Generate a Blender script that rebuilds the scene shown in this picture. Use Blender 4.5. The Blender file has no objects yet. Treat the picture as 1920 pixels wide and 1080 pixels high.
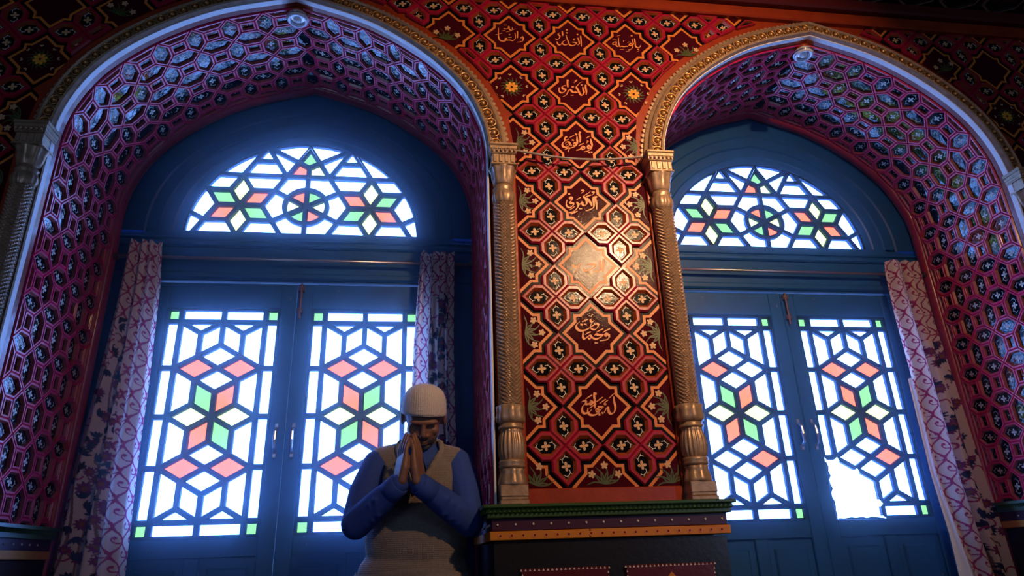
import bpy, bmesh, math, random
import numpy as np
from mathutils import Vector, Matrix, Quaternion

random.seed(7)
SC = bpy.context.scene
COL = SC.collection

# ------------------------------------------------------------------ camera
CAM = np.array([-0.66694, -2.42563, -0.51215])
YAW, PITCH, ROLL, FPX = 0.145752, 0.380850, -0.035950, 1266.26


def cam_axes():
    cy, sy, cp, sp = math.cos(YAW), math.sin(YAW), math.cos(PITCH), math.sin(PITCH)
    f = Vector((sy * cp, cy * cp, sp))
    r0 = Vector((cy, -sy, 0))
    u0 = r0.cross(f)
    r = math.cos(ROLL) * r0 + math.sin(ROLL) * u0
    return r, r.cross(f), f


_r, _u, _f = cam_axes()
cd = bpy.data.cameras.new('camera')
cd.sensor_width = 36.0
cd.lens = FPX / 1920 * 36.0
cd.clip_start = 0.02
cam = bpy.data.objects.new('camera', cd)
COL.objects.link(cam)
cam.matrix_world = Matrix(((_r.x, _u.x, -_f.x, CAM[0]), (_r.y, _u.y, -_f.y, CAM[1]),
                           (_r.z, _u.z, -_f.z, CAM[2]), (0, 0, 0, 1)))
SC.camera = cam

# ------------------------------------------------------------------ sky, back fill, exposure
SKY = (0.15, 0.34, 1.0)
SKY_STRENGTH = 25.0
EXPOSURE = 0.0
BACK_FILL = 19.0  # power of the added blue fill at the back wall
LAMP_POWER = 34.0
HAZE = 0.13
w = bpy.data.worlds.new('sky')
SC.world = w
w.use_nodes = True
bg = w.node_tree.nodes['Background']
bg.inputs['Color'].default_value = (*SKY, 1)
bg.inputs['Strength'].default_value = SKY_STRENGTH
SC.view_settings.view_transform = 'Standard'
SC.view_settings.look = 'None'
SC.view_settings.exposure = EXPOSURE
SC.view_settings.gamma = 1.0
SC.view_settings.use_curve_mapping = False

AC = {'L': -1.238, 'R': 1.215}      # arch centres (x)
AW = 0.838                          # arch half width
ZS = 1.08                           # springing height
ZF = -1.50                          # floor
ZD = -0.36                          # top of the dado, foot of the jamb panelling
ZC = 2.06                           # ceiling
YB = 0.66                           # window boards


def area_light(name, loc, rot, sx, sy, energy, color, portal=False):
    d = bpy.data.lights.new(name, 'AREA')
    d.shape = 'RECTANGLE'
    d.size, d.size_y = sx, sy
    d.energy = energy
    d.color = color
    if portal:
        d.cycles.is_portal = True
    o = bpy.data.objects.new(name, d)
    COL.objects.link(o)
    o.location = loc
    o.rotation_euler = rot
    return o


for k in AC:     # portals guide the sky light through the two glazed openings
    area_light('window_portal', (AC[k], 0.76, 0.55), (math.radians(-90), 0, 0), 1.25, 2.1, 1.0, (1, 1, 1), True)
# added blue fill for doors and arcade, set at two invented back windows
for x in (-3.0, 3.2):
    area_light('back_window_daylight', (x, -4.93, 0.35), (math.radians(90), 0, 0), 1.2, 1.9, BACK_FILL, (0.40, 0.58, 1.0))

# ------------------------------------------------------------------ helpers
WL = {}


def link(o, parent=None, loc=(0, 0, 0), **props):
    """link o; loc is the world position of its origin"""
    COL.objects.link(o)
    WL[o.name] = Vector(loc)
    if parent is not None:
        o.parent = parent
        o.location = Vector(loc) - WL[parent.name]
    else:
        o.location = Vector(loc)
    for k, v in props.items():
        o[k] = v
    return o


def empty(name, loc, parent=None, **props):
    o = bpy.data.objects.new(name, None)
    o.empty_display_size = 0.05
    return link(o, parent, loc, **props)


def mk_mesh(name, V, F, mats, mi=None, smooth=False):
    me = bpy.data.meshes.new(name)
    me.from_pydata([tuple(v) for v in V], [], F)
    for m in mats:
        me.materials.append(m)
    if mi is not None:
        me.polygons.foreach_set('material_index', mi)
    if smooth:
        me.polygons.foreach_set('use_smooth', [True] * len(me.polygons))
    me.update()
    return me


class MB:
    """collects vertices, faces and material slots of one mesh"""

    def __init__(self):
        self.V, self.F, self.M = [], [], []

    def add(self, V, F, m=0):
        n = len(self.V)
        self.V += [tuple(v) for v in V]
        self.F += [tuple(i + n for i in f) for f in F]
        self.M += [m] * len(F) if isinstance(m, int) else list(m)

    def box(self, x0, x1, y0, y1, z0, z1, m=0, ch=0.0):
        if ch <= 0:
            V = [(x, y, z) for x in (x0, x1) for y in (y0, y1) for z in (z0, z1)]
            F = [(0, 1, 3, 2), (4, 6, 7, 5), (0, 4, 5, 1), (2, 3, 7, 6), (0, 2, 6, 4), (1, 5, 7, 3)]
            self.add(V, F, m)
            return
        # chamfered on the face towards the room (-y)
        V = [(x0, y1, z0), (x1, y1, z0), (x1, y1, z1), (x0, y1, z1),
             (x0, y0 + ch, z0), (x1, y0 + ch, z0), (x1, y0 + ch, z1), (x0, y0 + ch, z1),
             (x0 + ch, y0, z0 + ch), (x1 - ch, y0, z0 + ch), (x1 - ch, y0, z1 - ch), (x0 + ch, y0, z1 - ch)]
        F = [(8, 9, 10, 11), (4, 5, 9, 8), (5, 6, 10, 9), (6, 7, 11, 10), (7, 4, 8, 11),
             (0, 1, 5, 4), (1, 2, 6, 5), (2, 3, 7, 6), (3, 0, 4, 7), (3, 2, 1, 0)]
        self.add(V, F, m)

    def tube(self, pts, r, n=8, m=0, cap=True):
        pts = [Vector(p) for p in pts]
        rs = r if isinstance(r, (list, tuple)) else [r] * len(pts)
        V, F = [], []
        prev = None
        for i, p in enumerate(pts):
            t = (pts[min(i + 1, len(pts) - 1)] - pts[max(i - 1, 0)]).normalized()
            a = prev if prev is not None else (Vector((0, 0, 1)) if abs(t.z) < 0.9 else Vector((1, 0, 0)))
            b = (a - t * a.dot(t)).normalized()
            prev = b
            c = t.cross(b)
            for k in range(n):
                g = 2 * math.pi * k / n
                V.append(p + (b * math.cos(g) + c * math.sin(g)) * rs[i])
        for i in range(len(pts) - 1):
            for k in range(n):
                k2 = (k + 1) % n
                F.append((i * n + k, i * n + k2, (i + 1) * n + k2, (i + 1) * n + k))
        if cap:
            F.append(tuple(range(n - 1, -1, -1)))
            F.append(tuple(range((len(pts) - 1) * n, len(pts) * n)))
        self.add(V, F, m)

    def lathe(self, prof, c, n=24, m=0, mod=None, sq=None):
        """prof: (radius, z); mod(angle, i) scales the radius"""
        V, F = [], []
        for i, (r, z) in enumerate(prof):
            for k in range(n):
                g = 2 * math.pi * k / n
                s = mod(g, i) if mod else 1.0
                V.append((c[0] + r * s * math.cos(g), c[1] + r * s * math.sin(g), z))
        for i in range(len(prof) - 1):
            for k in range(n):
                k2 = (k + 1) % n
                F.append((i * n + k, i * n + k2, (i + 1) * n + k2, (i + 1) * n + k))
        F.append(tuple(range(n - 1, -1, -1)))
        F.append(tuple(range((len(prof) - 1) * n, len(prof) * n)))
        self.add(V, F, m)

    def sphere(self, c, r, n=8, k=5, m=0, half=None):
        V, F = [], []
        rr = r if isinstance(r, (list, tuple)) else (r, r, r)
        for i in range(k + 1):
            th = math.pi * i / k
            for j in range(n):
                ph = 2 * math.pi * j / n
                V.append((c[0] + rr[0] * math.sin(th) * math.cos(ph), c[1] + rr[1] * math.sin(th) * math.sin(ph),
                          c[2] + rr[2] * math.cos(th)))
        for i in range(k):
            for j in range(n):
                j2 = (j + 1) % n
                F.append((i * n + j, (i + 1) * n + j, (i + 1) * n + j2, i * n + j2))
        self.add(V, F, m)

    def build(self, name, mats, parent=None, loc=None, smooth=False, **props):
        if not isinstance(mats, (list, tuple)):
            mats = [mats]
        if loc is None:
            loc = WL[parent.name] if parent is not None else (0, 0, 0)
        loc = Vector(loc)
        V = [(v[0] - loc.x, v[1] - loc.y, v[2] - loc.z) for v in self.V]
        me = mk_mesh(name, V, self.F, mats, self.M, smooth)
        return link(bpy.data.objects.new(name, me), parent, loc, **props)


def area2(p):
    return 0.5 * sum(p[i][0] * p[(i + 1) % len(p)][1] - p[(i + 1) % len(p)][0] * p[i][1] for i in range(len(p)))


def ccw(p):
    return list(p) if area2(p) > 0 else list(reversed(p))


def clean(p, e=1e-5):
    q = []
    for a in p:
        if not q or math.hypot(a[0] - q[-1][0], a[1] - q[-1][1]) > e:
            q.append(a)
    if len(q) > 1 and math.hypot(q[0][0] - q[-1][0], q[0][1] - q[-1][1]) <= e:
        q.pop()
    return q


def inset(p, d):
    """offset a counter-clockwise polygon inwards by d (one number, or one per edge)"""
    n = len(p)
    ds = d if isinstance(d, (list, tuple)) else [d] * n
    L = []
    for i in range(n):
        a, b = p[i], p[(i + 1) % n]
        ex, ey = b[0] - a[0], b[1] - a[1]
        l = math.hypot(ex, ey) or 1e-9
        nx, ny = -ey / l, ex / l
        L.append((nx, ny, nx * a[0] + ny * a[1] + ds[i]))
    out = []
    for i in range(n):
        n1, n2 = L[i - 1], L[i]
        det = n1[0] * n2[1] - n1[1] * n2[0]
        if abs(det) < 1e-6:
            out.append((p[i][0] + n2[0] * ds[i], p[i][1] + n2[1] * ds[i]))
        else:
            out.append(((n1[2] * n2[1] - n2[2] * n1[1]) / det, (n1[0] * n2[2] - n2[0] * n1[2]) / det))
    return out


def clip(p, nx, ny, c):
    """keep the part of polygon p with nx*u + ny*v <= c"""
    out = []
    n = len(p)
    for i in range(n):
        a, b = p[i], p[(i + 1) % n]
        da, db = nx * a[0] + ny * a[1] - c, nx * b[0] + ny * b[1] - c
        if da <= 0:
            out.append(a)
        if (da < 0 < db) or (db < 0 < da):
            t = da / (da - db)
            out.append((a[0] + t * (b[0] - a[0]), a[1] + t * (b[1] - a[1])))
    return clean(out)


def relief(mb, poly, steps, mapf, cap, ef=None):
    """a moulded piece: steps = (inset, height, slot) rings on the polygon, closed by a cap"""
    n = len(poly)
    rings = []
    for (d, h, m) in steps:
        q = inset(poly, [d * e for e in ef] if ef else d) if d > 0 else poly
        rings.append([mapf(u, v, h) for u, v in q])
    V = [v for r in rings for v in r]
    F, M = [], []
    for k in range(len(rings) - 1):
        for i in range(n):
            j = (i + 1) % n
            F.append((k * n + i, k * n + j, (k + 1) * n + j, (k + 1) * n + i))
            M.append(steps[k + 1][2])
    F.append(tuple((len(rings) - 1) * n + i for i in range(n)))
    M.append(cap)
    mb.add(V, F, M)


def slab(mb, poly, h0, h1, mapf, m=0):
    relief(mb, poly, [(0, h0, m), (0, h1, m)], mapf, m)


_lift = [0]


def ribbon(mb, pts, wfun, mapf, h, m=0):
    """a flat painted stroke, laid a hair above the one before"""
    _lift[0] = (_lift[0] + 1) % 24
    h += _lift[0] * 0.00003
    pts = smooth_line(pts)
    n = len(pts)
    V, F = [], []
    for i, p in enumerate(pts):
        a, b = pts[max(i - 1, 0)], pts[min(i + 1, n - 1)]
        dx, dy = b[0] - a[0], b[1] - a[1]
        l = math.hypot(dx, dy) or 1e-9
        ww = wfun(i / (n - 1), math.atan2(dy, dx)) / 2
        V.append(mapf(p[0] - dy / l * ww, p[1] + dx / l * ww, h))
        V.append(mapf(p[0] + dy / l * ww, p[1] - dx / l * ww, h))
    for i in range(n - 1):
        F.append((2 * i, 2 * i + 1, 2 * i + 3, 2 * i + 2))
    mb.add(V, F, m)


def smooth_line(pts, k=3):
    if len(pts) < 3:
        return pts
    out = []
    n = len(pts)
    for i in range(n - 1):
        p0, p1, p2, p3 = pts[max(i - 1, 0)], pts[i], pts[i + 1], pts[min(i + 2, n - 1)]
        for j in range(k):
            t = j / k
            out.append(tuple(0.5 * ((2 * p1[c]) + (-p0[c] + p2[c]) * t + (2 * p0[c] - 5 * p1[c] + 4 * p2[c] - p3[c]) * t * t
                                    + (-p0[c] + 3 * p1[c] - 3 * p2[c] + p3[c]) * t ** 3) for c in range(len(p1))))
    out.append(pts[-1])
    return out


# ------------------------------------------------------------------ materials
def mat(name, col, rough=0.5, metal=0.0, spec=0.5, coat=0.0, var=None, bump=None, wear=None, sheen=0.0):
    """var = (scale, second colour, contrast); bump = (scale, strength); wear = (scale, colour, threshold)"""
    m = bpy.data.materials.new(name)
    m.use_nodes = True
    nt = m.node_tree
    N, L = nt.nodes, nt.links
    b = N['Principled BSDF']
    b.inputs['Base Color'].default_value = (*col, 1)
    b.inputs['Roughness'].default_value = rough
    b.inputs['Metallic'].default_value = metal
    b.inputs['Specular IOR Level'].default_value = spec
    b.inputs['Coat Weight'].default_value = coat
    b.inputs['Coat Roughness'].default_value = 0.12
    if sheen:
        b.inputs['Sheen Weight'].default_value = sheen
    tc = N.new('ShaderNodeTexCoord')
    last = None
    if var:
        nz = N.new('ShaderNodeTexNoise')
        nz.inputs['Scale'].default_value = var[0]
        nz.inputs['Detail'].default_value = 4
        L.new(tc.outputs['Object'], nz.inputs['Vector'])
        rp = N.new('ShaderNodeValToRGB')
        rp.color_ramp.elements[0].position = 0.5 - var[2] / 2
        rp.color_ramp.elements[1].position = 0.5 + var[2] / 2
        rp.color_ramp.elements[0].color = (*var[1], 1)
        rp.color_ramp.elements[1].color = (*col, 1)
        L.new(nz.outputs['Fac'], rp.inputs['Fac'])
        last = rp.outputs['Color']
    if wear:
        nz = N.new('ShaderNodeTexNoise')
        nz.inputs['Scale'].default_value = wear[0]
        nz.inputs['Detail'].default_value = 6
        nz.inputs['Roughness'].default_value = 0.65
        mp = N.new('ShaderNodeMapping')
        mp.inputs['Scale'].default_value = (1.6, 1.0, 0.6)
        L.new(tc.outputs['Object'], mp.inputs['Vector'])
        L.new(mp.outputs['Vector'], nz.inputs['Vector'])
        rp = N.new('ShaderNodeValToRGB')
        rp.color_ramp.elements[0].position = wear[2]
        rp.color_ramp.elements[1].position = wear[2] + 0.015
        L.new(nz.outputs['Fac'], rp.inputs['Fac'])
        mx = N.new('ShaderNodeMixRGB')
        L.new(rp.outputs['Color'], mx.inputs['Fac'])
        if last is not None:
            L.new(last, mx.inputs['Color1'])
        else:
            mx.inputs['Color1'].default_value = (*col, 1)
        mx.inputs['Color2'].default_value = (*wear[1], 1)
        last = mx.outputs['Color']
    if last is not None:
        L.new(last, b.inputs['Base Color'])
    if bump:
        nz = N.new('ShaderNodeTexNoise')
        nz.inputs['Scale'].default_value = bump[0]
        nz.inputs['Detail'].default_value = 3
        L.new(tc.outputs['Object'], nz.inputs['Vector'])
        bp = N.new('ShaderNodeBump')
        bp.inputs['Strength'].default_value = bump[1]
        bp.inputs['Distance'].default_value = 0.004
        L.new(nz.outputs['Fac'], bp.inputs['Height'])
        L.new(bp.outputs['Normal'], b.inputs['Normal'])
    return m


def glass(name, tint):
    m = bpy.data.materials.new(name)
    m.use_nodes = True
    nt = m.node_tree
    nt.nodes.clear()
    o = nt.nodes.new('ShaderNodeOutputMaterial')
    t = nt.nodes.new('ShaderNodeBsdfTransparent')
    t.inputs['Color'].default_value = (*tint, 1)
    g = nt.nodes.new('ShaderNodeBsdfGlossy')
    g.inputs['Roughness'].default_value = 0.1
    g.inputs['Color'].default_value = (0.8, 0.8, 0.8, 1)
    x = nt.nodes.new('ShaderNodeMixShader')
    x.inputs['Fac'].default_value = 0.012
    nt.links.new(t.outputs[0], x.inputs[1])
    nt.links.new(g.outputs[0], x.inputs[2])
    nt.links.new(x.outputs[0], o.inputs['Surface'])
    return m


RED = mat('crimson strap paint', (0.43, 0.009, 0.040), 0.28, coat=0.15, var=(35, (0.32, 0.008, 0.03), 0.5), bump=(90, 0.10))
BROWN = mat('ochre red bevel paint', (0.33, 0.055, 0.010), 0.32, coat=0.4, var=(60, (0.22, 0.03, 0.006), 0.6), bump=(120, 0.12))
BLACK = mat('black lacquer', (0.006, 0.006, 0.007), 0.10, spec=0.25, bump=(190, 0.10))
MAROON = mat('maroon lacquer', (0.055, 0.004, 0.009), 0.10, spec=0.09, bump=(170, 0.14))
GROUND = mat('black ground paint', (0.008, 0.005, 0.006), 0.2, spec=0.15, bump=(120, 0.08))
ORANGE = mat('orange outline paint', (0.80, 0.23, 0.030), 0.42, var=(50, (0.62, 0.16, 0.02), 0.5))
SCRIPT = mat('orange lettering paint', (0.85, 0.28, 0.075), 0.42)
BOARD = mat('vermilion board paint', (0.36, 0.045, 0.008), 0.32, coat=0.3, var=(14, (0.25, 0.025, 0.006), 0.6), bump=(70, 0.18))
CREAM = mat('cream flower paint', (0.64, 0.38, 0.19), 0.45)
VINE = mat('pale vine paint', (0.62, 0.58, 0.48), 0.45)
DAISY = mat('marigold paint', (0.90, 0.36, 0.03), 0.45)
LEAF = mat('olive leaf paint', (0.055, 0.075, 0.015), 0.45)
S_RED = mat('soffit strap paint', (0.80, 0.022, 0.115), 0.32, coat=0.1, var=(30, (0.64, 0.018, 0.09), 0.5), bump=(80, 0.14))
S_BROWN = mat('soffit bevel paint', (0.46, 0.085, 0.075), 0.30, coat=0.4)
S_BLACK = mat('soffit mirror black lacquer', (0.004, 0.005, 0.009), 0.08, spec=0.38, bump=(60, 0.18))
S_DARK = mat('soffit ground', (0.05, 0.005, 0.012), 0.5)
GILT = mat('bronze gilt carving', (0.66, 0.34, 0.11), 0.32, metal=0.6, var=(40, (0.36, 0.18, 0.06), 0.6), bump=(110, 0.2))
GILT_DULL = mat('dull gilt carving', (0.56, 0.38, 0.24), 0.38, metal=0.4, var=(40, (0.30, 0.20, 0.12), 0.6), bump=(110, 0.2))
PALE = mat('white painted edge', (0.92, 0.84, 0.76), 0.45)
BLUE = mat('dark blue door paint', (0.004, 0.080, 0.26), 0.45, spec=0.3, var=(6, (0.008, 0.055, 0.15), 0.7), bump=(40, 0.12))
BLUEWORN = mat('worn dark blue door paint', (0.004, 0.080, 0.26), 0.45, spec=0.3, var=(6, (0.008, 0.055, 0.15), 0.7),
               bump=(40, 0.12), wear=(5.5, (0.30, 0.17, 0.11), 0.645))
MUNTIN = mat('dark glazing bar paint', (0.004, 0.016, 0.045), 0.6, spec=0.15)
GREEN = mat('dark green cornice paint', (0.035, 0.085, 0.018), 0.35, coat=0.3)
DADO = mat('dark dado lacquer', (0.012, 0.010, 0.010), 0.3, coat=0.3, bump=(60, 0.15))
DADORED = mat('maroon dado panel', (0.10, 0.008, 0.010), 0.3, coat=0.3, bump=(60, 0.15))
PURPLE = mat('plum fascia paint', (0.055, 0.012, 0.035), 0.35)
AMBER = mat('amber band paint', (0.62, 0.21, 0.012), 0.4)
STUD = mat('white stud paint', (0.75, 0.68, 0.6), 0.4)
STEEL = mat('worn steel', (0.45, 0.42, 0.42), 0.3, metal=0.9)
ROPE = mat('grey rope', (0.34, 0.30, 0.28), 0.8, bump=(300, 0.5))
IRON = mat('rusty iron', (0.10, 0.05, 0.035), 0.55, metal=0.4)
DARKRED = mat('dark red beam paint', (0.10, 0.008, 0.008), 0.4)
CARPET = mat('dark red carpet', (0.10, 0.02, 0.02), 0.95, var=(25, (0.05, 0.02, 0.03), 0.5))
PLASTER = mat('dark timber wall', (0.12, 0.055, 0.03), 0.7, var=(8, (0.08, 0.035, 0.02), 0.5))
G_WHITE = glass('clear pane glass', (0.86, 0.88, 0.90))
G_COOL = glass('pale blue pane glass', (0.62, 0.74, 0.92))
G_RED = glass('red pane glass', (0.85, 0.046, 0.0075))
G_GREEN = glass('green pane glass', (0.105, 0.15, 0.018))
G_YELLOW = glass('yellow pane glass', (0.62, 0.44, 0.036))
LAMPGLASS = mat('frosted lamp glass', (0.72, 0.70, 0.70), 0.15, spec=0.8, coat=0.6)
# ------------------------------------------------------------------ arch curve
_half = [(0.0, 0.75), (0.25, 0.674), (0.41, 0.598), (0.57, 0.487), (0.69, 0.37), (0.765, 0.26), (0.818, 0.125), (0.838, 0.0), (0.838, -0.12)]


def _profile():
    pts = [(-0.16, 0.80)] + _half
    out = []
    for i in range(1, len(pts) - 2):
        for j in range(24):
            t = j / 24
            p0, p1, p2, p3 = pts[i - 1], pts[i], pts[i + 1], pts[i + 2]
            out.append([0.5 * ((2 * p1[c]) + (-p0[c] + p2[c]) * t + (2 * p0[c] - 5 * p1[c] + 4 * p2[c] - p3[c]) * t * t
                               + (-p0[c] + 3 * p1[c] - 3 * p2[c] + p3[c]) * t ** 3) for c in (0, 1)])
    out.append([0.838, 0.0])
    for z in np.linspace(-0.02, ZF - ZS, 60):
        out.append([0.838, z])
    a = np.array(out)
    a[:, 1] += ZS
    a[0, 0] = 0.0
    return a


PROF = _profile()
PS = np.r_[0, np.cumsum(np.hypot(*(np.diff(PROF, axis=0).T)))]
_T = np.gradient(PROF, PS, axis=0)
_T /= np.linalg.norm(_T, axis=1)[:, None]
PN = np.c_[_T[:, 1], -_T[:, 0]]                    # inward normal of the right-hand half
HA = float(np.interp(-ZS, -PROF[:, 1], PS))        # arc length apex -> springing
HD = float(np.interp(-ZD, -PROF[:, 1], PS))        # apex -> dado
HF = float(PS[-1])                                 # apex -> floor


def arch_at(c, t):
    """point and inward normal of arch c at signed arc length t from the apex"""
    s = min(abs(t), HF)
    sg = 1.0 if t >= 0 else -1.0
    x, z = np.interp(s, PS, PROF[:, 0]), np.interp(s, PS, PROF[:, 1])
    nx, nz = np.interp(s, PS, PN[:, 0]), np.interp(s, PS, PN[:, 1])
    if s < 1e-6:
        return c, z, 0.0, -1.05
    l = math.hypot(nx, nz)
    return c + sg * x, z, sg * nx / l, nz / l


def sweep(mb, c, ts, prof, m=0, closed=False):
    """prof: (outward offset r, y); swept along the arch for arc lengths ts"""
    n = len(prof)
    V, F = [], []
    for t in ts:
        x, z, nx, nz = arch_at(c, t)
        for r, y in prof:
            V.append((x - nx * r, y, z - nz * r))
    for i in range(len(ts) - 1):
        for k in range(n if closed else n - 1):
            k2 = (k + 1) % n
            F.append((i * n + k, i * n + k2, (i + 1) * n + k2, (i + 1) * n + k))
    mb.add(V, F, m)


def tspan(a, b, n):
    """samples of a..b that always include the apex"""
    ts = list(np.linspace(a, b, n))
    if a < 0 < b:
        ts = [t for t in ts if abs(t) > 0.004] + [0.0]
    return sorted(ts)


# outline samples of both arches, for keeping the wall pattern clear of the gilt rims
RIM = []
for k, c in AC.items():
    for t in np.linspace(-HA - 0.1, HA + 0.1, 260):
        RIM.append((*arch_at(c, t),))
RIM = np.array(RIM)


def rim_plane(cx, cz):
    d = np.hypot(RIM[:, 0] - cx, RIM[:, 1] - cz)
    i = int(d.argmin())
    x, z, nx, nz = RIM[i]
    off = 0.116 + 0.018 * min(1, max(0, (z - ZS) / 0.12))
    l = math.hypot(nx, nz)
    nx, nz = nx / l, nz / l
    return nx, nz, nx * (x - nx * off) + nz * (z - nz * off)


# ------------------------------------------------------------------ setting: room shell
def room():
    mb = MB()
    mb.box(-4, 4, -5, 0.9, ZF - 0.05, ZF)
    mb.build('floor', CARPET, kind='structure', label='dark red carpeted floor of the prayer hall', category='floor')
    mb = MB()
    mb.box(-4, 4, -5, 0.02, ZC, ZC + 0.05)
    ceil = mb.build('ceiling', DADO, kind='structure', label='dark coffered wooden ceiling above the arches', category='ceiling')
    # coffers of the ceiling along the wall
    for ix in range(-3, 12):
        for iy in range(3):
            cx, cy = 0.35 + ix * 0.24 + (0.12 if iy % 2 else 0), -0.15 - iy * 0.2
            poly = [(cx + 0.115 * math.cos(a), cy + 0.115 * math.sin(a)) for a in [math.radians(30 + 60 * q) for q in range(6)]]
            m2 = MB()
            relief(m2, poly, [(0, 0, 0), (0, 0.012, 0), (0.010, 0.012, 0), (0.018, 0.004, 1)], lambda u, v, h: (u, v, ZC - h), 1)
            fl = [(cx + 0.05 * math.cos(a) * (1 if q % 2 else 0.4), cy + 0.05 * math.sin(a) * (1 if q % 2 else 0.4)) for q, a in enumerate([math.radians(30 * q) for q in range(12)])]
            slab(m2, fl, 0.004, 0.006, lambda u, v, h: (u, v, ZC - h), 2)
            m2.build('coffer', [GILT_DULL, DADO, DARKRED], ceil)
    for nm, x in (('wall_left', -4.0), ('wall_right', 4.0)):
        mb = MB()
        mb.box(x - 0.03, x + 0.03, -5, 0.02, ZF, ZC)
        mb.build(nm, PLASTER, kind='structure', label='plain timber wall closing the hall on the ' + ('left' if x < 0 else 'right'), category='wall')
    mb = MB()
    xs = [-4, -3.6, -2.4, 2.6, 3.8, 4]
    for i in range(5):
        if i in (1, 3):
            mb.box(xs[i], xs[i + 1], -5.06, -5, ZF, -0.6)
            mb.box(xs[i], xs[i + 1], -5.06, -5, 1.3, ZC)
        else:
            mb.box(xs[i], xs[i + 1], -5.06, -5, ZF, ZC)
    wb = mb.build('wall_back', PLASTER, kind='structure', label='timber back wall facing the arches, with two added windows for the fill lights', category='wall')
    for x0, x1 in ((-3.6, -2.4), (2.6, 3.8)):  # invented windows, added to dress the blue fill lights
        mb = MB()
        for a in np.linspace(x0, x1, 4):
            mb.box(a - 0.02, a + 0.02, -5.0, -4.96, -0.6, 1.3)
        for a in np.linspace(-0.6, 1.3, 5):
            mb.box(x0, x1, -5.0, -4.96, a - 0.02, a + 0.02)
        mb.build('window_frame', BLUE, wb)
        mb = MB()
        mb.box(x0, x1, -5.05, -5.01, -0.6, 1.3)
        mb.build('opaque_infill', LAMPGLASS, wb)  # opaque panel that blocks the sky behind the added window


room()

# ------------------------------------------------------------------ setting: the arcade wall
P, PZ = 0.28, 0.286
HW = 0.0532
ZTOP = 1.922


def wall_map(u, v, h):
    return (u, -h, v)


mb = MB()
for (x0, x1) in ((-4, AC['L'] - AW), (AC['L'] + AW, AC['R'] - AW), (AC['R'] + AW, 4)):
    mb.add([(x0, 0, ZF), (x1, 0, ZF), (x1, 0, ZC), (x0, 0, ZC)], [(0, 1, 2, 3)])
for c in AC.values():
    ts = tspan(-HA, HA, 81)
    V, F = [], []
    for t in ts:
        x, z, _, _ = arch_at(c, t)
        V += [(x, 0, z), (x, 0, ZC)]
    for i in range(len(ts) - 1):
        F.append((2 * i, 2 * i + 2, 2 * i + 3, 2 * i + 1))
    mb.add(V, F)
WALL = mb.build('wall_front', BOARD, kind='structure', category='wall',
                label='arcaded wall covered in carved red star and hexagon panelling')

HEX_STEPS = [(0, 0, 0), (0, 0.009, 0), (0.006, 0.016, 0), (0.0165, 0.016, 0), (0.0185, 0.0145, 1), (0.0275, 0.006, 1)]
_shared = {}


def flower_parts(mb, c, ax, mapf, h, s=1.0, slots=(0, 1, 2)):
    """four-petalled flower with two curling vines; ax = unit axis of the hexagon"""
    bx = (-ax[1], ax[0])

    def m2(a, b):
        return (c[0] + (ax[0] * a + bx[0] * b) * s, c[1] + (ax[1] * a + bx[1] * b) * s)
    for q in range(4):
        g = math.pi / 2 * q + 0.12
        ca, sa = math.cos(g), math.sin(g)
        pl = []
        for k in range(7):
            e = 2 * math.pi * k / 7
            a0, b0 = 0.0095 + 0.0078 * math.cos(e), 0.0056 * math.sin(e)
            pl.append(mapf(*m2(a0 * ca - b0 * sa, a0 * sa + b0 * ca), h))
        mb.add(pl, [tuple(range(7))], slots[0])
    pl = [mapf(*m2(0.003 * math.cos(e), 0.003 * math.sin(e)), h + 0.0006) for e in [math.pi / 3 * k for k in range(6)]]
    mb.add(pl, [tuple(range(6))], slots[2])
    for sg in (1, -1):
        ln = [(0.012, 0.011), (0.021, 0.0135), (0.030, 0.008), (0.0345, -0.001), (0.030, -0.009)]
        ribbon(mb, [m2(sg * a, sg * b) for a, b in ln], lambda t, d: 0.0024 * s, mapf, h, slots[1])
        for st in ([(0.031, 0.006), (0.040, 0.002)], [(0.021, 0.0135), (0.026, 0.019)]):
            ribbon(mb, [m2(sg * a, sg * b) for a, b in st], lambda t, d: 0.0022 * s, mapf, h, slots[1])


def wall_hex(cx, cz, horiz, poly):
    """poly already clipped (world) or None for a whole piece"""
    if poly is None:
        key = ('hex', horiz)
        if key not in _shared:
            a = (P if horiz else PZ) / 4
            q = [(-a, 0), (-a + HW, -HW), (a - HW, -HW), (a, 0), (a - HW, HW), (-a + HW, HW)]
            if not horiz:
                q = ccw([(v, u) for u, v in q])
            m1, m2 = MB(), MB()
            relief(m1, q, HEX_STEPS, wall_map, 2, [1.0 if (abs(q[i][0] - q[(i + 1) % 6][0]) < 1e-6 or abs(q[i][1] - q[(i + 1) % 6][1]) < 1e-6) else 0.72 for i in range(6)])
            flower_parts(m2, (0, 0), (1, 0) if horiz else (0, 1), wall_map, 0.0068)
            _shared[key] = (mk_mesh('hexagon_frame', m1.V, m1.F, [RED, BROWN, BLACK], m1.M),
                            mk_mesh('flower', m2.V, m2.F, [CREAM, VINE, DAISY], m2.M))
        me, fl = _shared[key]
        o = link(bpy.data.objects.new('hexagon_frame', me), WALL, (cx, 0, cz))
        link(bpy.data.objects.new('flower', fl), o, (cx, 0, cz))
        return
    m1 = MB()
    deep = 0.0275
    steps = HEX_STEPS
    while deep > 0.012 and area2(inset(poly, deep)) < 0.0001:
        deep *= 0.8
    steps = [(d * deep / 0.0275, h, m) for d, h, m in HEX_STEPS]
    relief(m1, poly, steps, wall_map, 2)
    gx = sum(p[0] for p in poly) / len(poly)
    gz = sum(p[1] for p in poly) / len(poly)
    o = m1.build('hexagon_frame', [RED, BROWN, BLACK], WALL, (gx, 0, gz))
    if area2(poly) > 0.0055:
        m2 = MB()
        flower_parts(m2, (gx, gz), (1, 0) if horiz else (0, 1), wall_map, 0.0068, 0.8)
        m2.build('flower', [CREAM, VINE, DAISY], o)


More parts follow.
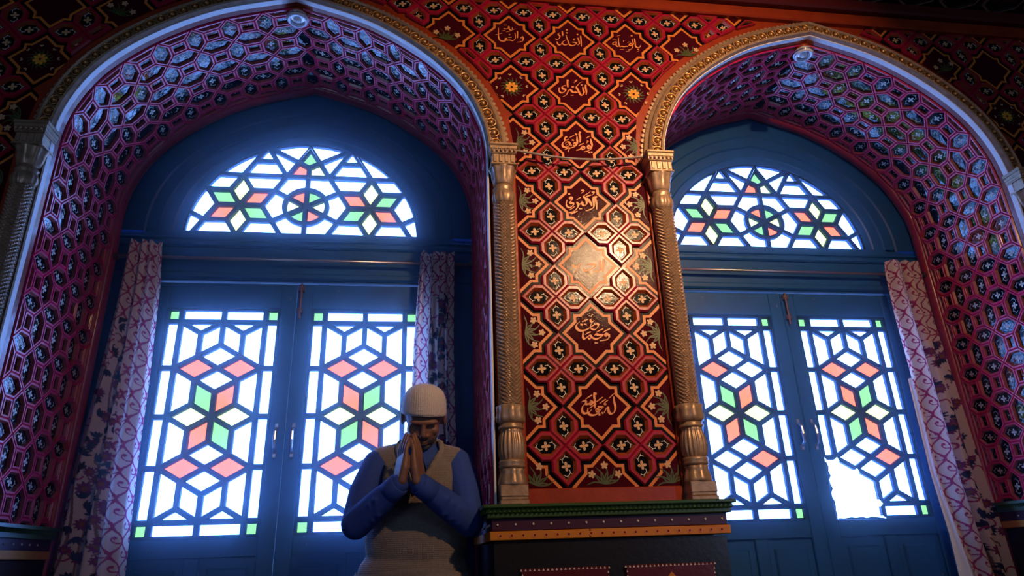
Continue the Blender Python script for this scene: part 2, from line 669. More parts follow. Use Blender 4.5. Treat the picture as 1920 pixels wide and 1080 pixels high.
def star_poly(cx, cz):
    a, b, w_ = P / 2, PZ / 2, HW
    q = [(a, 0), (a - w_, w_), (a - w_, b - w_), (w_, b - w_), (0, b), (-w_, b - w_), (-a + w_, b - w_), (-a + w_, w_),
         (-a, 0), (-a + w_, -w_), (-a + w_, -b + w_), (-w_, -b + w_), (0, -b), (w_, -b + w_), (a - w_, -b + w_), (a - w_, -w_)]
    return [(cx + u, cz + v) for u, v in q]


TEXTS = {
    (0, 0): "582,373 581,191 607,35 594,-106 526,-229 419,-267 345,-213 332,-88 313,-34 254,-72 189,-181 118,-258 67,-211;635,507 514,412 383,302;353,240 252,177 205,99 251,76 216,37;269,279 142,201 15,116;164,358 20,265 -115,171;-158,-155 -122,-93 -44,-117 -82,-187 -160,-178;-66,-1 44,-17 131,-17 53,-95 -18,-179 -88,-256 -219,-317 -345,-316 -435,-261 -460,-176 -443,-53;-68,-303 12,-295;-149,541 -169,399 -161,195 -183,-70;-129,485 -66,477;-333,235 -238,133 -297,86 -358,118 -310,227;-359,110 -439,95 -518,103 -496,181 -556,220 -679,166;-518,103 -619,26 -667,-98 -652,-206 -577,-253 -481,-238 -383,-192 -304,-100;-114,93 -255,24 -397,-68;-237,438 -370,368 -505,275",
    (0, 1): "-506,453 -632,347 -663,233 -593,122 -447,91 -255,141 -90,240 60,338 158,380 218,340 177,226 76,145 -34,152 -92,207;-104,264 -45,402;83,526 -9,459 -62,491 -65,556 -7,590;25,778 -57,654;-490,348 -397,333;-348,366 -239,351;-158,571 -289,513 -419,454;-402,59 -422,-101 -400,-220 -329,-212 -213,-131 -133,-98 -92,-178 -175,-242 -217,-179;39,-113 92,-40 199,-71 372,-78 270,-159 106,-240 -16,-209 -105,-146;16,-392 149,-391;411,189 262,114 113,32;688,191 531,117 373,27;-97,54 -218,5 -334,-68;526,-116 465,-93 480,-12 564,-44 615,-91 598,-188 481,-269 226,-310",
    (0, 2): "659,330 634,-8 602,-271;514,230 520,38 504,-154 406,-252 204,-257;434,-180 517,-130 498,-226;-166,-123 -174,-218 -18,-226 168,-138 340,33 139,52 -21,24;58,-260 69,-402;-218,91 -333,40 -387,-80 -486,-225 -606,-346;-648,8 -543,-84 -426,-10",
    (0, 3): "-598,388 -508,400;-540,143 -542,225 -474,236 -434,180 -525,143;-412,181 -485,79 -543,-5 -493,-36 -413,-49 -410,-115 -491,-216 -596,-253 -680,-191 -709,-78 -661,105;-356,-194 -465,-280 -589,-366;-252,23 -208,-74 -207,-172 -307,-323 -433,-441 -620,-497;-246,-402 -391,-480 -557,-543;-227,-42 -111,-70 -30,32 -8,-82 62,-137 156,-59 169,106 120,236 50,299 177,404 304,493 378,580;-172,-293 -46,-288;-57,262 -166,191 -260,121;-33,587 71,583 67,533 -44,445;401,397 277,342 154,295;426,523 531,519 495,451 430,382;194,239 301,78 366,-35 372,-149;477,317 465,167 480,-14 450,-195 316,-299 103,-372;553,337 562,171 592,-9 575,-305;576,338 639,282",
    (0, 4): "594,332 607,165 629,13 592,-110 537,-219 412,-301 238,-348;421,-13 473,-25 548,-82 502,-160 425,-134 414,-29;411,199 477,188 376,91;586,477 481,418 383,351;146,-165 192,-71 269,-113 276,-188 193,-237 145,-180;136,-120 76,-229 -100,-291;271,92 133,16 8,-66;114,658 104,519 126,367 116,229 93,105;87,656 179,639;-10,420 -19,282 -17,130 -37,37 -110,-73 -220,-139 -342,-191 -427,-286 -467,-408;-195,29 -152,92 -89,50 -122,-43 -213,-33;-248,223 -156,213;-464,348 -514,376 -559,297 -565,205 -473,211 -377,269;-555,160 -652,79 -691,-29 -665,-133 -549,-165 -428,-105 -354,20 -400,108 -493,103 -563,23;-433,15 -543,-66;-331,-40 -273,-51;-366,-162 -488,-222 -617,-296;-94,538 -22,527 -53,464;-138,474 -249,406 -345,347;433,-375 506,-364;540,-355 620,-343",
    (0, 5): "583,345 578,184 593,-9 565,-187;546,351 625,312;441,246 452,87 479,-53 425,-180 348,-220 267,-120 206,70 142,207 241,356 339,470 447,531;242,-51 121,-95 79,-63 33,-84 -55,-72 -135,45 -212,5 -279,-123 -362,-269 -530,-377;-141,-262 -15,-254;-234,571 -253,391 -246,161;-279,568 -176,548;-343,261 -448,235 -513,142 -459,58 -371,46 -393,-61 -501,-147 -604,-146 -664,-44 -646,133;74,522 199,603 149,528 37,412;-80,209 16,207 -24,159;359,338 426,334 386,295",
    (0, 6): "554,324 559,38 550,-318;412,189 461,-52 443,-196 349,-244;276,136 188,47 254,42;129,-101 293,-107 322,-165 234,-254 115,-304 -13,-254 -52,-96 -105,103 -141,304;-76,-219 -195,-290 -307,-259 -351,-162 -246,-51 -177,-5;-369,-204 -458,-312 -554,-280 -602,-122;-123,604 -39,612;-134,428 -51,436;-310,516 -302,372 -294,230;-432,402 -519,312 -443,217 -484,71 -588,-20 -657,56;376,391 449,366",
    (-1, 6): "-511,449 -526,164 -517,-117 -465,-272 -339,-321 -210,-291 -223,-171 -158,-146 -145,-245 -17,-234 143,-250 243,-131 264,32 246,212;371,325 364,121 357,-81;518,-88 536,-26 586,19 623,-58 593,-222 478,-292 316,-326;-270,430 -93,426 -24,595 -13,433 66,359 164,408 279,459;132,425 136,548;-265,624 -103,639;-371,269 -193,336;-147,238 48,306;-681,10 -342,150;-76,-79 85,-65;-39,86 25,92",
    (1, 6): "372,382 376,175 382,-92 477,-155 582,-116 619,-10;448,-270 533,-263;380,-439 524,-346;241,350 272,146 276,23 199,-66 100,-54 91,28 161,54 221,-23 234,-145 145,-275 -11,-318;68,-36 -8,-124 -93,-131 -196,-160 -313,-150 -382,-176 -423,-77 -427,148 -408,356;-412,-138 -515,-167 -573,-69 -541,97 -680,44 -730,-42 -657,-66 -569,-28;-398,-340 -212,-325;-123,-439 86,-361;-197,188 -156,171;-3,102 139,176;-466,454 -299,531;-708,196 -513,223;209,534 295,541",
}



def five_flower(mb, c, r, h, rot=0.0):
    for q in range(5):
        g = rot + 2 * math.pi * q / 5
        pl = []
        for k in range(7):
            e = 2 * math.pi * k / 7
            a0, b0 = r * (0.62 + 0.45 * math.cos(e)), r * 0.36 * math.sin(e)
            pl.append(wall_map(c[0] + a0 * math.cos(g) - b0 * math.sin(g), c[1] + a0 * math.sin(g) + b0 * math.cos(g), h))
        mb.add(pl, [tuple(range(7))], 0)
    pl = [wall_map(c[0] + r * 0.22 * math.cos(e), c[1] + r * 0.22 * math.sin(e), h + 0.0006) for e in [math.pi / 3 * k for k in range(6)]]
    mb.add(pl, [tuple(range(6))], 2)


def leaf_fan(mb, c, a0, a1, n, l0, l1, h):
    for k in range(n):
        g = a0 + (a1 - a0) * k / max(1, n - 1)
        l = l0 if k % 2 else l1
        bend = 0.25 * (-1) ** k
        ribbon(mb, [c, (c[0] + 0.55 * l * math.cos(g), c[1] + 0.55 * l * math.sin(g)),
                    (c[0] + l * math.cos(g + bend), c[1] + l * math.sin(g + bend))],
               lambda t, d: 0.0042 * math.sin(math.pi * min(1, 0.12 + 0.88 * t)) + 0.0010, wall_map, h, 1)


def bouquet(mb, base, direction, h, n=3):
    """tuft of leaves with up to three flowers, growing from base"""
    leaf_fan(mb, base, direction - 1.35, direction + 1.35, 11, 0.048, 0.070, h)
    for k, (g, l) in enumerate(((0, 0.066), (0.95, 0.060), (-0.95, 0.060))[:n]):
        five_flower(mb, (base[0] + l * math.cos(direction + g), base[1] + l * math.sin(direction + g)), 0.0135, h + 0.001, direction + k)


def daisy(mb, c, h):
    for k in range(8):
        leaf_fan(mb, (c[0] + 0.015 * math.cos(k * math.pi / 4), c[1] + 0.015 * math.sin(k * math.pi / 4)),
                 k * math.pi / 4 - 0.3, k * math.pi / 4 + 0.3, 3, 0.026, 0.038, h)
    for k in range(8):
        g = k * math.pi / 4 + 0.35
        pl = []
        for j in range(8):
            e = 2 * math.pi * j / 8
            a0, b0 = 0.017 + 0.0125 * math.cos(e), 0.0068 * math.sin(e)
            pl.append(wall_map(c[0] + a0 * math.cos(g) - b0 * math.sin(g), c[1] + a0 * math.sin(g) + b0 * math.cos(g), h + 0.001))
        mb.add(pl, [tuple(range(8))], 2)
        if k != 6:
            b = k * math.pi / 4 + 0.1
            bc = (c[0] + 0.064 * math.cos(b), c[1] + 0.064 * math.sin(b))
            for e0 in (-0.7, 0.7):
                ribbon(mb, [bc, (bc[0] + 0.010 * math.cos(b + e0), bc[1] + 0.010 * math.sin(b + e0))], lambda t, d: 0.0055, wall_map, h + 0.001, 0)


def wall_star(cx, cz, planes, key, motif):
    full = star_poly(cx, cz)
    polys = [full, inset(full, 0.0125), inset(full, 0.0235)]
    out = []
    for pl in polys:
        for n in planes:
            if len(pl) > 2:
                pl = clip(pl, *n)
        out.append(pl)
    if len(out[0]) < 3 or area2(out[0]) < 0.0012:
        return None
    m = MB()
    slab(m, out[0], 0.0, 0.0012, wall_map)
    o = m.build('star_panel', GROUND, WALL, (cx, 0, cz))
    if len(out[1]) > 2 and area2(out[1]) > 2e-4:
        m = MB()
        slab(m, out[1], 0.0012, 0.0026, wall_map)
        m.build('star_border', ORANGE, o)
    if len(out[2]) > 2 and area2(out[2]) > 2e-4:
        m = MB()
        slab(m, out[2], 0.0026, 0.0036, wall_map)
        m.build('star_field', MAROON, o)
    H = 0.0042
    if key in TEXTS:
        m = MB()
        for st in TEXTS[key].split(';'):
            pts = [tuple(float(v) * 1e-4 for v in pr.split(',')) for pr in st.split()]
            pts = [(cx + u, cz + v) for u, v in pts]
            dot = len(pts) == 2 and math.hypot(pts[0][0] - pts[1][0], pts[0][1] - pts[1][1]) < 0.011
            big = 0.0085 if key[1] < 6 else 0.0058
            if dot:
                ribbon(m, pts, lambda t, d: 0.0078, wall_map, H)
            else:
                ribbon(m, pts, lambda t, d: (0.0026 + big * abs(math.sin(d - 0.75)) ** 1.1) * (1 - 0.55 * t ** 5) * (0.55 + 0.45 * min(1, 6 * t)), wall_map, H)
        m.build('lettering', SCRIPT, o, label='orange brushed Arabic lettering')
    elif motif:
        m = MB()
        kind, base, direction = motif
        if kind == 'daisy':
            daisy(m, (cx, cz), H)
        else:
            bouquet(m, base, direction, H, 3 if kind == 'bouquet' else 1)
        m.build('painted_flowers', [CREAM, LEAF, DAISY], o, label='painted orange and cream flowers with olive leaves')
    return o


def fill_lattice(x0, lo, hi, side):
    """side 0: pier between the arches; -1 / +1: beyond the left / right arch"""
    def planes_for(cx, cz):
        pl = [(0, 1, ZTOP)]
        if cz < 1.07:
            if side == 0:
                pl += [(1, 0, P), (-1, 0, P)]
            elif side < 0:
                pl += [(1, 0, x0)]
            else:
                pl += [(-1, 0, -x0)]
            pl += [(0, -1, 0.288)]
        else:
            pl.append(rim_plane(cx, cz))
            if side == 0 and abs(cx) > 0.05 and abs(cx) < 0.4:
                pl.append(rim_plane(-cx, cz))
        return pl

    def emit_hex(cx, cz, horiz):
        a = (P if horiz else PZ) / 4
        q = [(-a, 0), (-a + HW, -HW), (a - HW, -HW), (a, 0), (a - HW, HW), (-a + HW, HW)]
        if not horiz:
            q = ccw([(v, u) for u, v in q])
        q = [(cx + u, cz + v) for u, v in q]
        A = area2(q)
        r = q
        for n in planes_for(cx, cz):
            r = clip(r, *n)
            if len(r) < 3:
                return
        if area2(r) < 0.22 * A:
            return
        wall_hex(cx, cz, horiz, None if area2(r) > 0.995 * A else r)

    for k in range(-1, 8):
        for i in range(lo, hi + 1):
            cx, cz = x0 + i * P, k * PZ
            if cz > ZTOP + 0.1:
                continue
            for s in (-1, 1):
                emit_hex(cx + s * P / 4, cz + PZ / 2, True)
                emit_hex(cx + P / 2, cz + s * PZ / 4, False)
            if side == 0 and i == lo:
                for s in (-1, 1):
                    emit_hex(cx - P / 2, cz + s * PZ / 4, False)
            pl = planes_for(cx, cz)
            if side != 0 and cz < 1.07:
                if (side < 0 and i > 0) or (side > 0 and i < 0):
                    continue
            if side == 0 and cz < 1.07 and abs(i) > 1:
                continue
            d = None
            key = (i, k) if side == 0 else None
            if side == 0:
                if k == 5 and abs(i) == 1:
                    d = ('daisy', None, 0)
                elif k == 6 and abs(i) == 2:
                    s = 1 if i < 0 else -1
                    d = ('bouquet', (cx - s * 0.012, cz - 0.045), math.pi / 2 - s * 0.1)
                elif 0 <= k <= 4 and abs(i) == 1:
                    s = 1 if i < 0 else -1
                    d = ('bouquet', (cx + s * 0.012, cz), 0 if s > 0 else math.pi)
                elif k == -1 and i == 0:
                    d = ('bouquet', (cx, cz + 0.008), math.pi / 2)
                elif k == -1 and abs(i) == 1:
                    s = 1 if i < 0 else -1
                    d = ('single', (cx + s * 0.03, cz + 0.008), math.pi / 2 - 0.2 * s)
            else:
                if k == 5 and i == 0:
                    d = ('daisy', None, 0)
                elif k == 6 and i == -side:
                    d = ('bouquet', (cx + side * 0.03, cz - 0.03), math.pi / 2 + side * 0.3)
                elif k <= 4 and i == 0:
                    d = ('bouquet', (cx + side * 0.012, cz), 0 if side > 0 else math.pi)
            wall_star(cx, cz, pl, key, d)


fill_lattice(0.0, -3, 3, 0)
fill_lattice(-2.21, -1, 2, -1)
fill_lattice(2.185, -2, 1, 1)

# flat vermilion mouldings framing the pier panel
for x in (-0.290, 0.290):
    mb = MB()
    mb.box(x - 0.0095, x + 0.0095, -0.016, 0, -0.288, 1.06, ch=0.004)
    mb.build('panel_edging', BOARD, WALL)
mb = MB()
mb.box(-0.30, 0.30, -0.014, 0, -0.345, -0.289, ch=0.003)
mb.build('panel_foot_rail', BOARD, WALL)

# beam above the arches
mb = MB()
mb.box(-3.9, 3.9, -0.030, 0, ZTOP, 1.988, ch=0.006)
mb.build('trim_1', BOARD, kind='structure', category='beam', label='long vermilion rail running above both arches')
mb = MB()
mb.box(-3.9, 3.9, -0.060, 0, 1.990, ZC - 0.001, ch=0.01)
mb.build('trim_2', DARKRED, kind='structure', category='beam', label='dark red cornice beam under the ceiling')

# ------------------------------------------------------------------ arch soffits
Y0, LY = 0.026, 0.140
NROW = 17
LT = HD / NROW
SW = 0.0435
SOF_STEPS = [(0, -0.012, 0), (0, 0.0, 0), (0.004, 0.006, 0), (0.0105, 0.006, 0), (0.012, 0.0045, 1), (0.0168, -0.0055, 1)]
SQ_STEPS = [(0, -0.012, 0), (0, 0.0, 0), (0.003, 0.006, 0), (0.0085, 0.006, 0), (0.0095, 0.0045, 1), (0.0125, -0.0055, 1)]
SOFFIT = {}
BANDRED = mat('dark red band paint', (0.42, 0.022, 0.045), 0.35, coat=0.2, var=(20, (0.30, 0.016, 0.032), 0.5))


def soffit(key):
    c = AC[key]
    side = 'left' if key == 'L' else 'right'
    mb = MB()
    sweep(mb, c, tspan(-HF, HF, 161), [(0.016, 0.0), (0.016, 0.72)])
    root = mb.build('arch_soffit', S_DARK, kind='structure', category='arch',
                    label='deep %s arch lining of crimson straps and glossy black hexagons' % ('left-hand' if key == 'L' else 'right-hand'))
    SOFFIT[key] = root
    mb = MB()
    sweep(mb, c, tspan(-HD, HD, 121), [(0.016, 0.0), (0.0, 0.0), (-0.002, Y0 - 0.004), (0.016, Y0 - 0.002)])
    mb.build('front_strip', BOARD, root)
    mb = MB()
    yb = Y0 + 4 * LY
    pr = [(0.016, yb), (-0.004, yb), (-0.014, yb + 0.012), (-0.018, yb + 0.03), (-0.014, yb + 0.048), (-0.004, yb + 0.06), (0.016, yb + 0.06)]
    sweep(mb, c, tspan(-HF, HF, 161), pr)
    mb.build('back_moulding', BANDRED, root, smooth=True)

    def fmap(t, y, h):
        x, z, nx, nz = arch_at(c, t)
        return (x + nx * h, y, z + nz * h)

    pieces = []

    def see(t, y, poly):
        x, z, nx, nz = arch_at(c, t)
        d = np.array([CAM[0] - x, CAM[1] - y, CAM[2] - z])
        return area2(poly) * (d[0] * nx + d[2] * nz) / np.linalg.norm(d) ** 3

    ymin, ymax = Y0 + 0.001, Y0 + 4 * LY - 0.001
    for k in range(-NROW, NROW + 1):
        t = k * LT
        for j in range(4):       # hexagons lying across the depth
            y = Y0 + j * LY
            p = [(t, y), (t + SW, y + SW), (t + SW, y + LY - SW), (t, y + LY), (t - SW, y + LY - SW), (t - SW, y + SW)]
            p = clip(clip(ccw(p), 1, 0, HD), -1, 0, HD)
            pieces.append(('hex', t, y + LY / 2, p, (0, 1)))
        if k == NROW:
            continue
        for j in range(5):       # hexagons following the arch
            y = Y0 + j * LY
            p = [(t, y), (t + SW, y - SW), (t + LT - SW, y - SW), (t + LT, y), (t + LT - SW, y + SW), (t + SW, y + SW)]
            p = clip(clip(ccw(p), 0, 1, ymax), 0, -1, -ymin)
            pieces.append(('hex', t + LT / 2, y, p, (1, 0)))
        for j in range(4):
            y = Y0 + j * LY
            p = ccw([(t + SW, y + SW), (t + LT - SW, y + SW), (t + LT - SW, y + LY - SW), (t + SW, y + LY - SW)])
            pieces.append(('sq', t + LT / 2, y + LY / 2, p, None))
    pieces = [(see(p[1], p[2], p[3]), p) for p in pieces]
    pieces.sort(key=lambda a: -a[0])
    seen = {'hex': 0, 'sq': 0}
    rest = MB()
    for s, (kind, t, y, p, ax) in pieces:
        single = s > 0 and seen[kind] < (285 if kind == 'hex' else 150)
        m1 = MB() if single else rest
        steps = SOF_STEPS if kind == 'hex' else SQ_STEPS
        cut = kind == 'hex' and area2(p) < 0.7 * (2 * SW * (LT - SW))
        ef = [1.0 if (abs(p[i][0] - p[(i + 1) % len(p)][0]) < 1e-6 or abs(p[i][1] - p[(i + 1) % len(p)][1]) < 1e-6) else 0.75 for i in range(len(p))]
        relief(m1, p, steps, fmap, 2, ef)
        if kind == 'sq':
            q = [(t + 0.004 * math.cos(e), y + 0.004 * math.sin(e)) for e in (0, math.pi / 2, math.pi, 1.5 * math.pi)]
            m1.add([fmap(u, v, -0.0047) for u, v in q], [(0, 1, 2, 3)], 3)
        if single:
            seen[kind] += 1
            x, z, nx, nz = arch_at(c, t)
            o = m1.build('hexagon_frame' if kind == 'hex' else 'square_frame', [S_RED, S_BROWN, S_BLACK, CREAM], root, (x, y, z))
            if kind == 'hex':
                m2 = MB()
                gt = sum(a[0] for a in p) / len(p)
                gy = sum(a[1] for a in p) / len(p)
                if cut:
                    for sg in (-1, 1):
                        ribbon(m2, [(gt + sg * 0.006, gy), (gt + sg * 0.02, gy + 0.003), (gt + sg * 0.03, gy - 0.002)], lambda a, d: 0.0028, fmap, -0.0047, 1)
                else:
                    flower_parts(m2, (gt, gy), ax, fmap, -0.0047, 0.93)
                m2.build('flower', [VINE, VINE, CREAM], o, (x, y, z))
    if rest.V:
        rest.build('hidden_panelling', [S_RED, S_BROWN, S_BLACK, CREAM], root, kind='stuff')


for k in AC:
    soffit(k)


# ------------------------------------------------------------------ gilt rims of the arches
def scroll_mesh():
    m = MB()
    m.sphere((0, -0.004, 0), (0.0105, 0.010, 0.0105), 8, 4)
    pts, rs = [], []
    for i in range(15):
        a = math.radians(-60 + 285 * i / 14)
        r = 0.0185 - 0.004 * i / 14
        pts.append((r * math.cos(a), -0.004, r * math.sin(a)))
        rs.append(0.0042 * (1 - 0.45 * i / 14))
    tail = [(0.030, -0.003, -0.020), (0.020, -0.004, -0.0205)]
    m.tube(tail + pts, [0.002, 0.0035] + rs, 5)
    return mk_mesh('scroll', m.V, m.F, [GILT], m.M, True)


SCROLL = scroll_mesh()


def rim(key):
    c = AC[key]
    ts = tspan(-HA, HA, 101)
    mb = MB()
    sweep(mb, c, ts, [(0.004, 0.0), (0.003, -0.028), (0.009, -0.045), (0.018, -0.047), (0.021, -0.036), (0.056, -0.030),
                      (0.059, -0.040), (0.066, -0.046), (0.073, -0.040), (0.076, -0.026), (0.090, -0.020), (0.092, 0.0)])
    root = mb.build('trim_3' if key == 'L' else 'trim_4', GILT_DULL, smooth=False, kind='structure', category='moulding',
                    label='carved gilt scroll moulding around the %s arch' % ('left' if key == 'L' else 'right'))
    mb = MB()
    sweep(mb, c, tspan(-HD, HD, 121), [(0.0, 0.0), (0.0, -0.026), (0.006, -0.028), (0.006, 0.0)])
    mb.build('white_edge', PALE, root)
    mb = MB()
    n = int(2 * HA / 0.023)
    for i in range(n):
        t0 = -HA + (i + 0.5) * 2 * HA / n
        x, z, nx, nz = arch_at(c, t0)
        V = []
        for h in (0.0, -0.010):
            for k in range(7):
                a = math.pi * k / 6
                du, dv = 0.0115 * math.cos(a), 0.090 + 0.014 * math.sin(a)
                V.append((x - nx * dv - nz * du, h, z - nz * dv + nx * du))
        F = [tuple(range(7, 14))] + [(k, k + 1, k + 8, k + 7) for k in range(6)]
        mb.add(V, F)
    mb.build('scalloped_edge', GILT_DULL, root, kind='stuff')
    n = int(HA / 0.047)
    for sg in (-1, 1):
        for i in range(n):
            t = sg * (i + 0.5) * HA / n
            x, z, nx, nz = arch_at(c, t)
            o = bpy.data.objects.new('scroll', SCROLL)
            pos = (x - nx * 0.038, -0.036, z - nz * 0.038)
            link(o, root, pos)
            ang = math.atan2(-nx, -nz)           # local z points outwards
            o.rotation_euler = (0, ang, 0)
            if sg > 0:
                o.scale = (-1.2, 1.2, 1.2)
            else:
                o.scale = (1.2, 1.2, 1.2)


for k in AC:
    rim(k)


# ------------------------------------------------------------------ carved columns
def column(cx, label, lit=False):
    root = empty('carved_column', (cx, -0.03, -0.345), kind='structure', category='column', label=label)
    y = -0.034
    C2 = (cx, y)
    m = MB()
    m.box(cx - 0.050, cx + 0.050, y - 0.048, 0.0, -0.345, -0.330, ch=0.003)
    m.box(cx - 0.046, cx + 0.046, y - 0.044, 0.0, -0.330, -0.318, ch=0.003)
    m.box(cx - 0.048, cx + 0.048, y - 0.046, 0.0, -0.318, -0.281, ch=0.002)
    m.build('plinth', GILT_DULL, root)
    m = MB()
    pet = lambda g, i: 1 + 0.17 * abs(math.cos(4 * g)) * (1 if i in (2, 3, 4, 5) else 0.3)
    m.lathe([(0.046, -0.281), (0.049, -0.277), (0.044, -0.268), (0.040, -0.25), (0.036, -0.235), (0.039, -0.225)], C2, 32, mod=pet)
    m.build('leaf_cup', GILT_DULL, root, smooth=True)
    m = MB()
    m.lathe([(0.036, -0.225), (0.045, -0.221), (0.047, -0.214), (0.044, -0.207), (0.048, -0.202), (0.044, -0.195)], C2, 24)
    m.build('collar', GILT_DULL, root, smooth=True)
    m = MB()
    flu = lambda g, i: 1 - 0.12 * (0.5 + 0.5 * math.cos(18 * g)) * (1 if 0 < i < 8 else 0)
    prof = [(0.037, -0.195), (0.043, -0.190), (0.047, -0.175), (0.049, -0.155), (0.048, -0.135), (0.045, -0.118), (0.041, -0.105), (0.038, -0.097), (0.040, -0.090)]
    m.lathe(prof, C2, 72, mod=flu)
    m.build('fluted_bulb', GILT_DULL, root, smooth=True)
    m = MB()
    m.lathe([(0.040, -0.090), (0.046, -0.086), (0.046, -0.080), (0.040, -0.075), (0.042, -0.070)], C2, 24)
    m.build('collar', GILT_DULL, root, smooth=True)
    m = MB()
    m.lathe([(0.040, -0.070), (0.046, -0.060), (0.047, -0.045), (0.044, -0.025), (0.046, -0.006), (0.038, 0.0)], C2, 32,
            mod=lambda g, i: 1 + 0.16 * abs(math.cos(4 * g)) * (1 if i in (1, 2, 3, 4) else 0))
    m.build('leaf_cup', GILT_DULL, root, smooth=True)
    # shaft with herringbone ridges
    m = MB()
    z0, z1, n = 0.0, 0.816, 40
    pitch = 0.0150
    nz = int((z1 - z0) / pitch * 6)
    V, F = [], []
    for i in range(nz + 1):
        z = z0 + (z1 - z0) * i / nz
        for k in range(n):
            g = -math.pi + 2 * math.pi * k / n
            a = abs(((g + math.pi / 2 + math.pi) % (2 * math.pi)) - math.pi)
            a = abs(((a + math.pi / 4 + 0.25) % (math.pi / 2)) - math.pi / 4)
            ph = ((z + 0.034 * a) / pitch) % 1.0
            r = 0.0365 + 0.0078 * (ph / 0.7 if ph < 0.7 else (1 - ph) / 0.3)
            V.append((C2[0] + r * math.cos(g), C2[1] + r * math.sin(g), z))
    for i in range(nz):
        for k in range(n):
            k2 = (k + 1) % n
            F.append((i * n + k, i * n + k2, (i + 1) * n + k2, (i + 1) * n + k))
    m.add(V, F)
    m.build('shaft', GILT_DULL, root)
    m = MB()
    m.lathe([(0.038, 0.816), (0.042, 0.820), (0.047, 0.835), (0.048, 0.85), (0.044, 0.866), (0.038, 0.877), (0.043, 0.884), (0.038, 0.892), (0.036, 0.899)], C2, 64,
            mod=lambda g, i: 1 - 0.06 * (0.5 + 0.5 * math.cos(14 * g)) * (1 if 0 < i < 5 else 0))
    m.build('fluted_bulb', GILT_DULL, root, smooth=True)
    m = MB()
    m.lathe([(0.036, 0.899), (0.040, 0.905), (0.041, 0.93), (0.043, 0.955), (0.049, 0.972), (0.051, 0.977), (0.047, 0.979)], C2, 32,
            mod=lambda g, i: 1 + 0.16 * abs(math.cos(4 * g)) * (1 if i in (2, 3, 4, 5) else 0))
    m.build('leaf_cup', GILT_DULL, root, smooth=True)
    m = MB()
    m.box(cx - 0.054, cx + 0.054, y - 0.052, 0.0, 0.979, 0.987, ch=0.003)
    m.box(cx - 0.048, cx + 0.048, y - 0.046, 0.0, 0.987, 1.030, ch=0.002)
    for i in range(4):
        a = cx - 0.036 + i * 0.024
        m.box(a - 0.007, a + 0.007, y - 0.050, y - 0.044, 0.991, 1.026, ch=0.002)
    m.box(cx - 0.053, cx + 0.053, y - 0.052, 0.0, 1.030, 1.037, ch=0.003)
    m.box(cx - 0.057, cx + 0.057, y - 0.056, 0.0, 1.050, 1.066, ch=0.002)
    m.box(cx - 0.061, cx + 0.061, y - 0.060, 0.0, 1.066, 1.080, ch=0.004)
    m.box(cx - 0.055, cx + 0.055, y - 0.052, 0.0, 1.037, 1.050)
    for i in range(6):
        a = cx - 0.045 + i * 0.018
        m.sphere((a, y - 0.056, 1.043), (0.006, 0.006, 0.006), 6, 4)
    m.build('capital', GILT_DULL, root)
    return root


column(AC['L'] + AW + 0.062, 'carved gilt column at the left edge of the lettered pier')
column(AC['R'] - AW - 0.044, 'carved gilt column at the right edge of the lettered pier')
column(AC['L'] - AW - 0.050, 'carved gilt column at the outer side of the left arch')
column(AC['R'] + AW + 0.050, 'carved gilt column at the outer side of the right arch')
# ------------------------------------------------------------------ windows and doors
WC = {'L': -1.244, 'R': 1.210}      # window centres
ZB, EA, EB = 0.993, 0.566, 0.537    # lunette: base height, half width, rise


def plane_map(y):
    return lambda u, v, h: (u, y - h, v)


def pane_ring(mb, cell, hole, mapf, depth):
    """glazing bar half-widths around one pane: front ring with bevel and inner wall"""
    n = len(cell)
    mid = [((a[0] * 0.35 + b[0] * 0.65), (a[1] * 0.35 + b[1] * 0.65)) for a, b in zip(cell, hole)]
    V = [mapf(u, v, depth) for u, v in cell] + [mapf(u, v, depth) for u, v in mid] + [mapf(u, v, depth - 0.005) for u, v in hole] + [mapf(u, v, -0.014) for u, v in hole]
    F = []
    for k in range(3):
        for i in range(n):
            j = (i + 1) % n
            F.append((k * n + i, k * n + j, (k + 1) * n + j, (k + 1) * n + i))
    mb.add(V, F)


def make_pane(name, poly, m, parent, y):
    mb = MB()
    relief(mb, poly, [(0, 0, 0), (0, 0.003, 0)], plane_map(y), 0)
    cx = sum(p[0] for p in poly) / len(poly)
    cz = sum(p[1] for p in poly) / len(poly)
    return mb.build(name, m, parent, (cx, y, cz))


ROOT3 = math.sqrt(3)
ELL = [(EA * math.cos(a), EB * math.sin(a)) for a in np.linspace(0, math.pi, 49)]


def clip_ell(p):
    """clip to the lunette opening (local coordinates, base centre at origin)"""
    for i in range(len(ELL) - 1):
        a, b = ELL[i], ELL[i + 1]
        ex, ey = b[0] - a[0], b[1] - a[1]
        p = clip(p, ey, -ex, ey * a[0] - ex * a[1])
        if len(p) < 3:
            return p
    return clip(p, 0, -1, 0)


